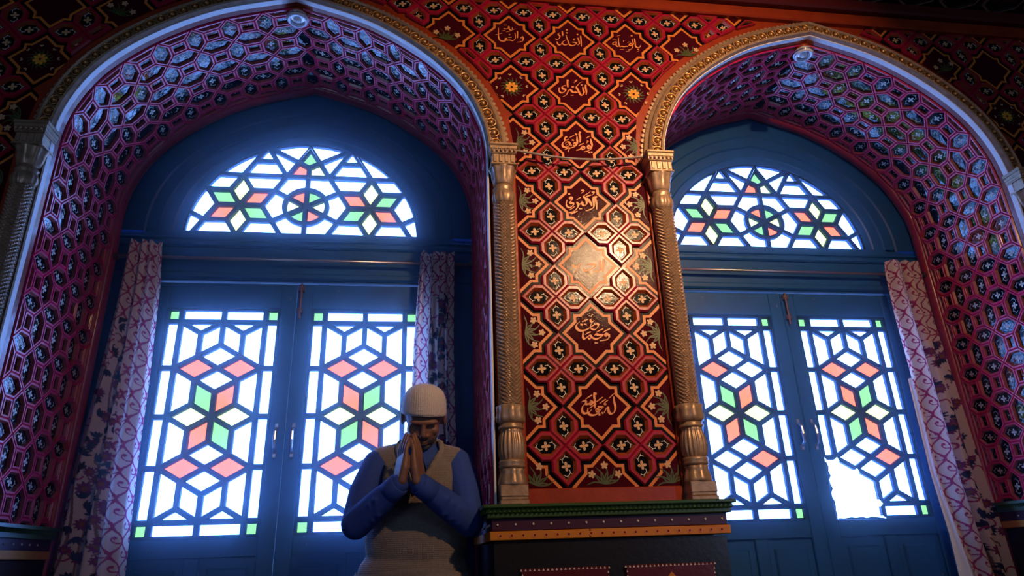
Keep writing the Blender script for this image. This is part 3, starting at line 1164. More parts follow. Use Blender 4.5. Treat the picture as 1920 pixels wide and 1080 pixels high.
def lunette_cells():
    ex, ez, zc = 0.106, 0.0985, 0.171
    out = []

    def add(pts, col, name='pane'):
        out.append(([(u * ex, zc + v * ez) for u, v in pts], col))
    h = ROOT3 / 2
    for sg in (-1, 1):
        S = (3.0 * sg, 0)
        Q = lambda *pp: [(S[0] - sg * a, b) for a, b in pp]      # a grows towards the middle for either side
        R_, G_, Y_ = 'r', 'g', 'y'
        add(Q((0, 0), (.5, h), (0, 2 * h), (-.5, h)), Y_)
        add(Q((0, 0), (-.5, -h), (0, -2 * h), (.5, -h)), Y_)
        add(Q((0, 0), (1, 0), (1.5, h), (.5, h)), R_)
        add(Q((0, 0), (-.5, h), (-1.5, h), (-1, 0)), G_)
        add(Q((0, 0), (-1, 0), (-1.5, -h), (-.5, -h)), R_)
        add(Q((0, 0), (.5, -h), (1.5, -h), (1, 0)), G_)
        add(Q((.5, h), (1.5, h), (2, 2 * h), (0, 2 * h)), 'w')
        add(Q((.5, -h), (0, -2 * h), (2, -2 * h), (1.5, -h)), 'w')
        add(Q((-.5, h), (0, 2 * h), (-4, 2 * h), (-4, h)), 'w')
        add(Q((-1, 0), (-1.5, h), (-4.1, h), (-4.1, .634), (-1.5, -h)), 'w')
        add(Q((-1.5, -h), (-4.1, .634), (-4.1, -1.9), (-2, -2 * h)), 'w')
        add(Q((-.5, -h), (-1.5, -h), (-2, -2 * h), (0, -2 * h)), 'w')
        add(Q((0, 2 * h), (1.1, 3.64), (-3, 3.64), (-3, 2 * h)), 'w')
        add(Q((0, 2 * h), (2, 2 * h), (1.5, 3 * h), (.5, 3 * h)), 'w')
        add(Q((.5, 3 * h), (1.5, 3 * h), (1, 4 * h)), 'w')
        add(Q((2, 2 * h), (2.5, 3 * h), (1, 4 * h)), 'w')
        add(Q((2.5, 3 * h), (3.15, 3.73), (1, 3.8), (1, 4 * h)), 'w')
        add(Q((2, 2 * h), (3, 2 * h), (3, 2.309), (2.5, 3 * h)), R_ if sg < 0 else Y_)
    add([(0, 2.309), (.5, 3 * h), (0, 4 * h), (-.5, 3 * h)], 'g')
    # hexagon around the wheel
    rc = 0.98
    for k in range(6):
        a = math.radians(60 * k)
        v = (2 * math.cos(a), 2 * math.sin(a))
        m1, m2 = math.radians(60 * k - 30), math.radians(60 * k + 30)
        arc = [(rc * math.cos(t), rc * math.sin(t)) for t in np.linspace(m2, m1, 9)]
        add([(ROOT3 * math.cos(m1), ROOT3 * math.sin(m1)), v, (ROOT3 * math.cos(m2), ROOT3 * math.sin(m2))] + arc, 'w')
        col = {0: 'y', 1: 'g', 2: 'r', 3: 'y', 4: 'g', 5: 'r'}[k]
        arc = [(rc * math.cos(t), rc * math.sin(t)) for t in np.linspace(m1, m2, 9)]
        add([(0, 0)] + arc, col)
    return out


GL = {'w': G_WHITE, 'c': G_COOL, 'r': G_RED, 'g': G_GREEN, 'y': G_YELLOW}


def lunette(key, num):
    c, wc = AC[key], WC[key]
    nm = 'left' if key == 'L' else 'right'
    # blue tympanum board between the lunette and the arch, with stepped mouldings
    mb = MB()
    outl = []
    for t in np.linspace(HA + 0.12, -HA - 0.12, 241):
        x, z, nx, nz = arch_at(c, t)
        outl.append((x - nx * 0.015, z - nz * 0.015))
    outl = np.array(outl)
    ang = np.unwrap(np.arctan2(outl[:, 1] - ZB, outl[:, 0] - wc))
    N = 64
    ths = np.linspace(0, math.pi, N + 1)
    inn = np.array([(wc + (EA - 0.003) * math.cos(t), ZB + (EB - 0.003) * math.sin(t)) for t in ths])
    out = []
    for p in inn:
        a = math.atan2(p[1] - ZB, p[0] - wc)
        out.append((np.interp(a, ang, outl[:, 0]), np.interp(a, ang, outl[:, 1])))
    out = np.array(out)
    steps = [(0.0, 0.690), (0.0, 0.669), (0.13, 0.669), (0.16, 0.664), (0.34, 0.664), (0.37, 0.656), (0.56, 0.656), (0.59, 0.650), (1.0, 0.650)]
    V = []
    for f, y in steps:
        for a, b in zip(inn, out):
            q = a * (1 - f) + b * f
            V.append((q[0], y, q[1]))
    F = []
    for k in range(len(steps) - 1):
        for i in range(N):
            F.append((k * (N + 1) + i, k * (N + 1) + i + 1, (k + 1) * (N + 1) + i + 1, (k + 1) * (N + 1) + i))
    mb.add(V, F)
    root = mb.build('window_%d' % num, BLUE, kind='structure', category='window',
                    label='half-round stained glass fanlight of the %s arch in a dark blue board' % nm)
    mb = MB()
    mb.box(c - AW - 0.02, c + AW + 0.02, 0.656, 0.70, 0.742, ZB + 0.010)
    mb.box(c - AW - 0.02, c + AW + 0.02, 0.640, 0.66, 0.915, 0.945, ch=0.008)
    mb.box(c - AW - 0.02, c + AW + 0.02, 0.646, 0.66, 0.955, 0.968, ch=0.004)
    mb.box(c - AW - 0.02, c + AW + 0.02, 0.640, 0.66, 0.750, 0.785, ch=0.008)
    mb.build('transom', BLUE, root)
    mb = MB()
    for sg in (-1, 1):
        x0, x1 = sorted((wc + sg * 0.622, c + sg * (AW + 0.02)))
        mb.box(x0, x1, 0.650, 0.70, ZF, 0.742, ch=0.006)
    mb.build('door_post', BLUE, root)
    lat = MB()
    for cell, col in lunette_cells():
        cell = clip_ell(ccw(cell))
        if len(cell) < 3 or area2(cell) < 4e-4:
            continue
        cell = [(wc + u, ZB + v) for u, v in cell]
        hb = 0.0122 if area2(cell) > 0.0035 else 0.0094
        hole = inset(cell, hb)
        if area2(hole) < 1e-4 or area2(hole) > area2(cell):
            continue
        pane_ring(lat, cell, hole, plane_map(0.680), 0.010)
        make_pane('pane', inset(cell, hb * 0.5), GL[col], root, 0.692)
    lat.build('glazing_bars', MUNTIN, root)


lunette('L', 1)
lunette('R', 2)

LX0, LX1, LZ0, LZ1 = 0.070, 0.572, -0.3935, 0.6125   # glazed field of a leaf, measured from the meeting line


def leaf_cells(cols):
    """cells in leaf coordinates: u from the left edge, v up from the bottom; cols names the coloured panes"""
    W, H, b = LX1 - LX0, LZ1 - LZ0, 0.065
    out = []
    iw, ih = W - 2 * b, H - 2 * b
    sx, sz = iw / (2 * ROOT3), ih / 8
    cx, cz = W / 2, H / 2
    sq = lambda u0, u1, v0, v1: [(u0, v0), (u1, v0), (u1, v1), (u0, v1)]
    for iu, (u0, u1) in enumerate(((0, b), (W - b, W))):
        for iv, (v0, v1) in enumerate(((0, b), (H - b, H))):
            out.append((sq(u0, u1, v0, v1), 'g', 'corner%d%d' % (iu, iv)))
        for k in range(4):
            out.append((sq(u0, u1, b + k * ih / 4, b + (k + 1) * ih / 4), 'c' if k < 2 else 'w', 'side%d%d' % (iu, k)))
    for iv, (v0, v1) in enumerate(((0, b), (H - b, H))):
        for k in range(2):
            out.append((sq(b + k * iw / 2, b + (k + 1) * iw / 2, v0, v1), 'c' if iv == 0 else 'w', 'end%d%d' % (iv, k)))
    a = ROOT3 / 2

    def add(pts, col, tag):
        out.append(([(cx + u * sx, cz + v * sz) for u, v in pts], col, tag))
    for sg, s_ in ((1, 'R'), (-1, 'L')):
        for vg, v_ in ((1, 'U'), (-1, 'D')):
            q = lambda *pp: [(sg * x, vg * y) for x, y in pp]
            add(q((0, 0), (a, .5), (a, 1.5), (0, 1)), cols[v_ + s_], 'star' + v_ + s_)
            add(q((0, 2), (a, 1.5), (2 * a, 2), (a, 2.5)), cols['H' + v_ + s_], 'rhomb' + v_ + s_)
            add(q((0, 3), (a, 2.5), (a, 3.5), (0, 4)), 'c' if vg < 0 else 'w', 'tall' + v_ + s_)
            add(q((a, 3.5), (2 * a, 4), (0, 4)), 'w', 'tri' + v_ + s_)
            add(q((2 * a, 2), (2 * a, 4), (a, 3.5), (a, 2.5)), 'w', 'trap' + v_ + s_)
            add(q((2 * a, 0), (2 * a, 2), (a, 1.5), (a, .5)), 'w', 'mid' + v_ + s_)
        add([(0, 0), (sg * a, .5), (sg * 2 * a, 0), (sg * a, -.5)], 'y', 'yel' + s_)
    for vg, v_ in ((1, 'U'), (-1, 'D')):
        add([(0, vg * 1), (a, vg * 1.5), (0, vg * 2), (-a, vg * 1.5)], 'w' if vg > 0 else 'c', 'in' + v_)
        add([(0, vg * 2), (a, vg * 2.5), (0, vg * 3), (-a, vg * 2.5)], 'w' if vg > 0 else 'c', 'out' + v_)
    return out


def door_leaf(num, wc, sg, cols, label, broken=False):
    """sg -1: leaf left of the meeting line, +1: right"""
    x0 = wc + (LX0 if sg > 0 else -LX1)
    x1 = wc + (LX1 if sg > 0 else -LX0)
    xa, xb = sorted((wc + sg * 0.001, wc + sg * 0.619))
    yf, yb = 0.668, 0.70
    root = empty('door_%d' % num, ((xa + xb) / 2, 0.68, ZF), kind='structure', category='door', label=label)
    for nm, (a, b) in (('stile', (xa, x0)), ('stile', (x1, xb))):
        m = MB()
        m.box(a, b, yf, yb, ZF + 0.01, 0.738, ch=0.004)
        m.build(nm, BLUEWORN, root)
    for (z0, z1) in ((LZ1, 0.738), (-0.47, LZ0), (ZF + 0.01, ZF + 0.16)):
        m = MB()
        m.box(x0, x1, yf, yb, z0, z1, ch=0.004)
        m.build('rail', BLUEWORN, root)
    xm = (x0 + x1) / 2
    m = MB()
    m.box(xm - 0.03, xm + 0.03, yf, yb, ZF + 0.16, -0.47, ch=0.004)
    m.build('lower_muntin', BLUEWORN, root)
    for a, b in ((x0, xm - 0.03), (xm + 0.03, x1)):
        m = MB()
        m.box(a, b, yf + 0.014, yb, ZF + 0.16, -0.47)
        m.box(a + 0.03, b - 0.03, yf + 0.005, yf + 0.015, ZF + 0.20, -0.51, ch=0.008)
        m.build('lower_panel', BLUEWORN, root)
    lat = MB()
    gone = {'trapDL', 'tallDL', 'triDL', 'end00', 'corner00', 'side00'} if broken else set()
    cells = [(ccw([(x0 + u, LZ0 + v) for u, v in cell]), col, tag) for cell, col, tag in leaf_cells(cols)]
    ekey = lambda a, b: frozenset(((round(a[0], 4), round(a[1], 4)), (round(b[0], 4), round(b[1], 4))))
    kept = {ekey(c_[i], c_[(i + 1) % len(c_)]) for c_, _, t_ in cells if t_ not in gone for i in range(len(c_))}
    for cell, col, tag in cells:
        if tag in gone:      # the bars bounding the hole keep their full width
            hole = inset(cell, 0.0108)
            for i in range(len(cell)):
                j = (i + 1) % len(cell)
                if ekey(cell[i], cell[j]) in kept:
                    f_ = plane_map(0.680)
                    lat.add([f_(*cell[i], 0.008), f_(*cell[j], 0.008), f_(*hole[j], 0.004), f_(*hole[i], 0.004), f_(*hole[j], -0.014), f_(*hole[i], -0.014)],
                            [(0, 1, 2, 3), (3, 2, 4, 5)])
            continue
        hb = 0.0125 if tag[:4] in ('corn', 'side') or tag[:3] == 'end' else 0.0118
        pane_ring(lat, cell, inset(cell, hb), plane_map(0.680), 0.008)
        make_pane('pane', inset(cell, hb * 0.5), GL[col], root, 0.692)
    lat.build('glazing_bars', MUNTIN, root)
    if broken:   # splintered rest of the frame along the hole
        m = MB()
        zs = [LZ0 + 0.02 * i for i in range(14)]
        rnd = random.Random(3)
        pts = [(x0 - 0.002, LZ0 - 0.002)] + [(x0 + rnd.uniform(0.002, 0.016), z) for z in zs] + [(x0 - 0.002, zs[-1] + 0.01)]
        slab(m, ccw(pts), -0.02, 0.006, plane_map(0.680))
        pts = [(x0, LZ0 - 0.002)] + [(x0 + 0.02 * i, LZ0 + rnd.uniform(0.002, 0.010)) for i in range(1, 13)] + [(x0 + 0.26, LZ0 - 0.002)]
        slab(m, ccw(pts), -0.02, 0.006, plane_map(0.680))
        m.build('splinters', BLUEWORN, root)
    # pull handle near the meeting line
    hx = wc + sg * 0.036
    m = MB()
    m.tube([(hx, 0.664, 0.055), (hx, 0.640, 0.035), (hx, 0.636, 0.0), (hx, 0.640, -0.035), (hx, 0.664, -0.055)], [0.006, 0.006, 0.008, 0.006, 0.006], 8)
    m.box(hx - 0.008, hx + 0.008, 0.660, 0.668, 0.05, 0.075, ch=0.003)
    m.box(hx - 0.008, hx + 0.008, 0.660, 0.668, -0.075, -0.05, ch=0.003)
    m.build('handle', STEEL, root, label='small steel pull handle')
    if sg > 0:
        m = MB()
        bx = wc + 0.02
        m.tube([(bx, 0.655, 0.735), (bx, 0.655, 0.56)], 0.006, 8)
        for z in (0.71, 0.60):
            m.box(bx - 0.014, bx + 0.014, 0.650, 0.668, z - 0.012, z + 0.012, ch=0.003)
        m.build('bolt', IRON, root, label='rusty vertical slide bolt')


def C_(s):
    return dict(zip(('UL', 'UR', 'DL', 'DR', 'HUL', 'HUR', 'HDL', 'HDR'), s))


door_leaf(1, WC['L'], -1, C_('grrgrrrr'), 'dark blue glazed door leaf beside the wide embroidered curtain, left arch')
door_leaf(2, WC['L'], 1, C_('rggrrrrr'), 'dark blue glazed door leaf behind the praying man')
door_leaf(3, WC['R'], -1, C_('grrgrwwr'), 'dark blue glazed door leaf next to the pier, right arch')
door_leaf(4, WC['R'], 1, C_('rggrrrwr'), 'dark blue glazed door leaf with a broken-out lower corner', broken=True)


# ------------------------------------------------------------------ curtain rods
def rod(key, label):
    c = AC[key]
    root = empty('curtain_rod', (c, 0.612, 0.838), category='curtain rod', label=label)
    m = MB()
    m.tube([(c - AW + 0.018, 0.612, 0.840), (c, 0.612, 0.838), (c + AW - 0.018, 0.612, 0.836)], 0.0085, 10)
    m.build('rail', STEEL, root, smooth=True)
    for sg in (-1, 1):
        m = MB()
        x = c + sg * (AW - 0.012)
        m.tube([(x, 0.612, 0.838), (x - sg * 0.02, 0.612, 0.838)], 0.017, 10)
        m.build('bracket', IRON, root)


rod('L', 'thin steel curtain rod across the left window')
rod('R', 'thin steel curtain rod across the right window')

# ------------------------------------------------------------------ curtains
CLOTH = bpy.data.materials.new('embroidered curtain cloth')
CLOTH.use_nodes = True
_nt = CLOTH.node_tree
_at = _nt.nodes.new('ShaderNodeAttribute')
_at.attribute_name = 'embroidery'
_b = _nt.nodes['Principled BSDF']
_b.inputs['Roughness'].default_value = 0.85
_tr = _nt.nodes.new('ShaderNodeBsdfTranslucent')
_mx = _nt.nodes.new('ShaderNodeMixShader')
_mx.inputs['Fac'].default_value = 0.45
_nt.links.new(_at.outputs['Color'], _b.inputs['Base Color'])
_nt.links.new(_at.outputs['Color'], _tr.inputs['Color'])
_nt.links.new(_b.outputs[0], _mx.inputs[1])
_nt.links.new(_tr.outputs[0], _mx.inputs[2])
_nt.links.new(_mx.outputs[0], _nt.nodes['Material Output'].inputs['Surface'])
_nz = _nt.nodes.new('ShaderNodeTexNoise')
_nz.inputs['Scale'].default_value = 260
_bp = _nt.nodes.new('ShaderNodeBump')
_bp.inputs['Strength'].default_value = 0.25
_bp.inputs['Distance'].default_value = 0.002
_nt.links.new(_nz.outputs['Fac'], _bp.inputs['Height'])
_nt.links.new(_bp.outputs['Normal'], _b.inputs['Normal'])
SHEER = mat('white lining cloth', (0.80, 0.82, 0.88), 0.9)


def embroidery(a, b, border, seed):
    """colour of the cloth at cloth coordinates a (across) and b (down), metres; border: mask of the trellis band"""
    ivory, pink = np.array((0.88, 0.68, 0.55)), np.array((0.46, 0.018, 0.10))
    navy, plum, tan = np.array((0.012, 0.014, 0.045)), np.array((0.22, 0.012, 0.10)), np.array((0.26, 0.12, 0.06))
    col = np.tile(ivory, a.shape + (1,))
    W, H = 0.070, 0.105
    A = W / 4
    s = np.sin(2 * np.pi * b / H)
    d1 = np.abs((a - A * s) / W - np.round((a - A * s) / W)) * W
    d2 = np.abs((a + A * s) / W - 0.5 - np.round((a + A * s) / W - 0.5)) * W
    tre = (d1 < 0.0046) | (d2 < 0.0046)
    # curls: two heads on stalks in every cell
    for off, ph in ((0.5, 0.0), (0.0, 0.5)):
        u = (a / W - off - np.round(a / W - off)) * W
        v = (b / H - ph + 0.25 - np.round(b / H - ph + 0.25)) * H
        for sg in (-1, 1):
            tre |= (u - sg * 0.0115) ** 2 + (v + 0.012) ** 2 < 0.0058 ** 2
            tre |= (np.abs(np.hypot(u - sg * 0.004, v + 0.006) - 0.0135) < 0.0021) & (v > -0.014) & (sg * u > 0.0)
    col[tre & border] = pink
    # crewel work: stems, leaves and flowers
    rnd = random.Random(seed)
    body = ~border
    for k in range(3):
        d = np.abs(a - (0.05 + 0.075 * k + 0.022 * np.sin(b * 9 + k * 2.0 + seed)))
        col[(d < 0.0042) & body] = tan
    amax = float(a.max())
    z = 0.0
    while z < 2.3:
        x = rnd.uniform(0.0, amax)
        z += rnd.uniform(0.003, 0.007)
        kind = rnd.random()
        da, db = a - x, b - z
        near = (np.abs(da) < 0.06) & (np.abs(db) < 0.06) & body
        if not near.any():
            continue
        r = np.hypot(da, db)
        th = np.arctan2(db, da)
        if kind < 0.22:
            R = rnd.uniform(0.018, 0.030)
            msk = near & (r < R * (0.85 + 0.15 * np.cos(10 * th)))
            col[msk] = plum
            col[near & (r < R * 0.35)] = np.array((0.30, 0.08, 0.02))
        elif kind < 0.75:
            g = rnd.uniform(0, 6.28)
            for q in range(4):
                gg = g - 0.75 + 0.5 * q
                uu, vv = da * math.cos(gg) + db * math.sin(gg), -da * math.sin(gg) + db * math.cos(gg)
                l = rnd.uniform(0.024, 0.036)
                msk = near & (uu > 0) & (uu < l) & (np.abs(vv) < 0.0052 * np.sin(np.pi * np.clip(uu / l, 0, 1)) + 0.0008)
                col[msk] = navy
        else:
            R = rnd.uniform(0.014, 0.022)
            msk = near & (np.abs(r - R) < 0.0032) & (np.abs(th - rnd.uniform(-2, 2)) < 1.9)
            col[msk] = tan if rnd.random() < 0.5 else pink
    return col


def sheet(xl, xr, zt, zb, y0, folds, amp, nu, nv, phase=0.0, drift=0.5, top=0.012):
    """grid of a hanging cloth; xl / xr: (z, x) outlines"""
    zl = np.array(sorted(xl))
    zr = np.array(sorted(xr))
    U, Vv = np.meshgrid(np.linspace(0, 1, nu), np.linspace(0, 1, nv))
    zz = zt + (zb - zt) * Vv
    a = np.interp(zz, zl[:, 0], zl[:, 1])
    b = np.interp(zz, zr[:, 0], zr[:, 1])
    ph = 2 * np.pi * folds * (U + 0.05 * np.sin(2 * np.pi * U * 1.5 + 0.7)) + phase + drift * np.sin(2.2 * (zz - zt))
    grow = 0.75 + 0.5 * np.clip((zt - zz) / 1.2, 0, 1)
    yy = y0 + amp * grow * np.sin(ph) + 0.25 * amp * np.sin(2.3 * ph + 1.0)
    x = a + (b - a) * (U + 0.035 * np.cos(ph) * np.sin(np.pi * U))
    z = zz + top * np.abs(np.sin(ph * 0.5)) * np.exp(-(zt - zz) / 0.03)
    return U, Vv, np.stack([x, yy, z], -1)


def grid_mesh(name, G, mats, cols=None):
    nv, nu, _ = G.shape
    idx = np.arange(nu * nv).reshape(nv, nu)
    F = np.stack([idx[:-1, :-1], idx[1:, :-1], idx[1:, 1:], idx[:-1, 1:]], -1).reshape(-1, 4)
    me = bpy.data.meshes.new(name)
    me.vertices.add(nu * nv)
    me.vertices.foreach_set('co', G.reshape(-1).astype(np.float32))
    me.loops.add(F.size)
    me.loops.foreach_set('vertex_index', F.reshape(-1).astype(np.int32))
    me.polygons.add(len(F))
    me.polygons.foreach_set('loop_start', np.arange(0, F.size, 4, dtype=np.int32))
    me.polygons.foreach_set('loop_total', np.full(len(F), 4, dtype=np.int32))
    me.polygons.foreach_set('use_smooth', np.ones(len(F), dtype=bool))
    for m in mats:
        me.materials.append(m)
    me.update(calc_edges=True)
    if cols is not None:
        at = me.attributes.new('embroidery', 'FLOAT_COLOR', 'POINT')
        c4 = np.ones((nu * nv, 4), np.float32)
        c4[:, :3] = cols.reshape(-1, 3)
        at.data.foreach_set('color', c4.reshape(-1))
    return me


def curtain(label, xl, xr, zt, zb, y0, folds, amp, nu, nv, cloth_w, border_at, seed, lining=None, phase=0.0):
    base = ((xl[-1][1] + xr[-1][1]) / 2, y0, zb)
    root = empty('curtain', base, category='curtain', label=label)
    U, Vv, G = sheet(xl, xr, zt, zb, y0, folds, amp, nu, nv, phase)
    a = U * cloth_w
    b = zt - G[..., 2]
    border = border_at(U, zt - b)
    G = G - np.array(base)
    me = grid_mesh('cloth', G, [CLOTH], embroidery(a, b, border, seed))
    link(bpy.data.objects.new('cloth', me), root, base)
    if lining:
        l0, l1, lz = lining
        U, Vv, G = sheet(l0, l1, lz, zb, y0 + 0.03, 1.6, 0.010, 24, 60, 0.4)
        me = grid_mesh('lining', G - np.array(base), [SHEER])
        link(bpy.data.objects.new('lining', me), root, base, label='white lining hanging below the embroidered cloth')
    return root


curtain('wide embroidered curtain hanging at the left jamb of the left window',
        [(0.90, -1.992), (0.56, -1.998), (0.23, -2.014), (-0.08, -2.034), (-0.34, -2.045), (-0.52, -2.050), (-1.45, -2.055)],
        [(0.90, -1.850), (0.67, -1.826), (0.23, -1.806), (-0.02, -1.800), (-0.23, -1.790), (-0.53, -1.772), (-1.45, -1.75)],
        0.888, -1.45, 0.565, 3.6, 0.028, 170, 900, 0.34,
        lambda U, z: (U > 0.56 - 0.05 * np.sin(3 * z)) | ((z > 0.52) & (U < 2)) | ((z > 0.30) & (U < 0.22)), 3)
curtain('narrow embroidered curtain hanging behind the praying man',
        [(0.875, -0.666), (0.64, -0.680), (0.43, -0.692), (0.2, -0.697), (-1.45, -0.70)],
        [(0.875, -0.506), (0.43, -0.509), (0.2, -0.506), (-0.03, -0.498), (-1.45, -0.49)],
        0.868, -1.45, 0.565, 3.6, 0.022, 150, 800, 0.30,
        lambda U, z: (U < 0.42) | (z > 0.66) | (U > 0.86), 8, phase=1.0)
curtain('embroidered curtain with white lining at the right jamb of the right window',
        [(0.885, 1.790), (0.825, 1.779), (0.59, 1.772), (0.28, 1.777), (-0.06, 1.780), (-0.235, 1.775), (-0.473, 1.809), (-0.655, 1.846), (-1.45, 1.87)],
        [(0.885, 1.976), (0.565, 1.972), (0.226, 1.992), (-0.14, 2.006), (-0.457, 2.020), (-0.66, 2.022), (-1.45, 2.025)],
        0.885, -1.45, 0.565, 2.6, 0.022, 150, 900, 0.27,
        lambda U, z: (U < 0.52 + 0.04 * np.sin(2 * z)) | (z > 0.45), 5,
        lining=([(0.3, 1.772), (-0.2, 1.762), (-0.47, 1.778), (-0.65, 1.774), (-1.45, 1.77)], [(0.3, 1.80), (-0.2, 1.80), (-0.47, 1.84), (-0.65, 1.88), (-1.45, 1.91)], 0.25),
        phase=0.5)
curtain('sliver of embroidered curtain showing beside the dado at the right arch',
        [(0.885, 0.425), (0.3, 0.425), (-0.4, 0.425), (-1.45, 0.425)],
        [(0.885, 0.55), (0.3, 0.545), (-0.41, 0.607), (-0.61, 0.615), (-1.45, 0.64)],
        0.885, -1.45, 0.55, 2.6, 0.02, 90, 600, 0.24, lambda U, z: (U > 0.5) | (z > 0.5), 6)


# ------------------------------------------------------------------ dado at the foot of the piers
def dado(x0, x1, label, split=None):
    root = empty('dado', ((x0 + x1) / 2, 0, ZF), kind='structure', category='dado', label=label)
    yf, yb = -0.075, 0.56
    m = MB()
    m.box(x0, x1, yf, 0.0, ZF, -0.462)
    for a, b in ((x0, x0 + 0.04), (x1 - 0.04, x1)):
        m.box(a, b, 0.0, yb, ZF, -0.462)
    m.build('body', DADO, root)

    def ring(mm, out, z0, z1, slot=0):
        mm.box(x0 - out, x1 + out, yf - out, 0.0, z0, z1, slot, ch=0.003)
        mm.box(x0 - out, x0 + 0.03, 0.0, yb, z0, z1, slot)
        mm.box(x1 - 0.03, x1 + out, 0.0, yb, z0, z1, slot)
    m = MB()
    ring(m, 0.038, -0.357, -0.345)
    ring(m, 0.022, -0.388, -0.372)
    ring(m, 0.026, -0.372, -0.357)
    n = int((x1 - x0 + 0.06) / 0.016)
    for i in range(n):          # twisted rope moulding
        a = x0 - 0.028 + i * 0.016
        m.add([(a, yf - 0.026, -0.372), (a + 0.010, yf - 0.026, -0.372), (a + 0.018, yf - 0.026, -0.357), (a + 0.008, yf - 0.026, -0.357),
               (a + 0.005, yf - 0.035, -0.3715), (a + 0.013, yf - 0.035, -0.3575)],
              [(0, 4, 5, 3), (4, 1, 2, 5), (0, 1, 4), (3, 5, 2)])
    for xx, sg in ((x0 - 0.026, -1), (x1 + 0.026, 1)):
        for i in range(int((yb - yf) / 0.016)):
            a = yf - 0.02 + i * 0.016
            m.add([(xx, a, -0.372), (xx, a + 0.010, -0.372), (xx, a + 0.018, -0.357), (xx, a + 0.008, -0.357),
                   (xx + sg * 0.009, a + 0.005, -0.3715), (xx + sg * 0.009, a + 0.013, -0.3575)], [(0, 4, 5, 3), (4, 1, 2, 5), (0, 1, 4), (3, 5, 2)])
    m.build('cornice', GREEN, root)
    m = MB()
    ring(m, 0.008, -0.428, -0.388)
    m.build('fascia', PURPLE, root)
    m = MB()
    n = 14
    for i in range(n):
        a = x0 + 0.012 + (x1 - x0 - 0.024) * i / (n - 1)
        m.sphere((a, yf - 0.010, -0.408), (0.0042, 0.004, 0.0042), 8, 4)
    for i in range(10):
        m.sphere((x0 - 0.010, yf + 0.04 + i * 0.055, -0.408), 0.004, 6, 4)
        m.sphere((x1 + 0.010, yf + 0.04 + i * 0.055, -0.408), 0.004, 6, 4)
    m.build('studs', STUD, root, kind='stuff')
    seam = x0 + 0.40 * (x1 - x0)
    m = MB()
    for i in range(21):
        a = x0 + 0.02 + (x1 - x0 - 0.04) * i / 20
        for rr, hh in ((0.0085, 0.0155), (0.0038, 0.0162)):
            pl = [(a + rr * math.cos(e), yf - hh, -0.4425 + rr * math.sin(e)) for e in [math.pi / 4 * k for k in range(8)]]
            m.add(pl, [tuple(range(8))], 0 if rr > 0.005 else 1)
    m.build('painted_rings', [ORANGE, DARKRED], root, kind='stuff')
    for a, b in ((x0 - 0.014, seam - 0.0015), (seam + 0.0015, x1 + 0.014)):
        m = MB()
        m.box(a, b, yf - 0.0145, 0.0, -0.4565, -0.4285, ch=0.002)
        m.build('band', AMBER, root)
    for xx in (x0 - 0.014, x1 - 0.02):
        m = MB()
        m.box(xx, xx + 0.034, 0.0, yb, -0.4565, -0.4285)
        m.build('band', AMBER, root)
    w_ = (x1 - x0)
    for a, b in ((x0 + 0.085, x0 + 0.47 * w_), (x0 + 0.54 * w_, x1 - 0.06)):
        m = MB()
        m.box(a, b, yf - 0.012, yf, -1.3, -0.545, ch=0.004)
        o = m.build('panel', DADORED, root)
        m = MB()
        k = int((b - a) / 0.014)
        for i in range(k + 1):
            xx = a + (b - a) * i / k
            m.add([(xx - 0.004, yf - 0.013, -0.552), (xx + 0.004, yf - 0.013, -0.552), (xx, yf - 0.013, -0.545)], [(0, 1, 2)])
        for zz in np.arange(-1.28, -0.56, 0.014):
            for xx in (a + 0.004, b - 0.004):
                m.add([(xx - 0.003, yf - 0.013, zz), (xx + 0.003, yf - 0.013, zz), (xx, yf - 0.013, zz + 0.007)], [(0, 1, 2)])
        m.build('white_dentils', STUD, o, kind='stuff')
        m = MB()
        cxp, czp = (a + b) / 2, -0.62
        slab(m, [(cxp - 0.05, czp), (cxp, czp - 0.05), (cxp + 0.05, czp), (cxp, czp + 0.05)], 0.0, 0.003, plane_map(yf - 0.012))
        m.build('painted_lozenge', AMBER, o)
    return root


dado(AC['L'] + AW - 0.012, AC['R'] - AW + 0.014, 'dark lacquered dado with green cornice under the lettered pier')
dado(-3.9, AC['L'] - AW + 0.012, 'dark lacquered dado with green cornice outside the left arch')
dado(AC['R'] + AW - 0.012, 3.9, 'dark lacquered dado with green cornice outside the right arch')


# ------------------------------------------------------------------ rope across the pier
m = MB()
xa, xb = AC['L'] + AW + 0.10, AC['R'] - AW - 0.10
pts = []
for i in range(25):
    t = i / 24
    pts.append((xa + (xb - xa) * t, -0.055, 1.066 - 0.030 * math.sin(math.pi * t) ** 1.0 + 0.004 * (1 - t)))
m.tube(pts, 0.0048, 8)
for (x, s) in ((xa, -1), (xb, 1)):
    m.sphere((x, -0.055, 1.066), 0.008, 8, 5)
    m.tube([(x, -0.055, 1.066), (x + s * 0.02, -0.06, 1.075), (x + s * 0.045, -0.05, 1.085)], 0.003, 6)
m.build('rope', ROPE, loc=(0, -0.055, 1.05), smooth=True, category='rope', label='grey cord strung between the two capitals of the pier')


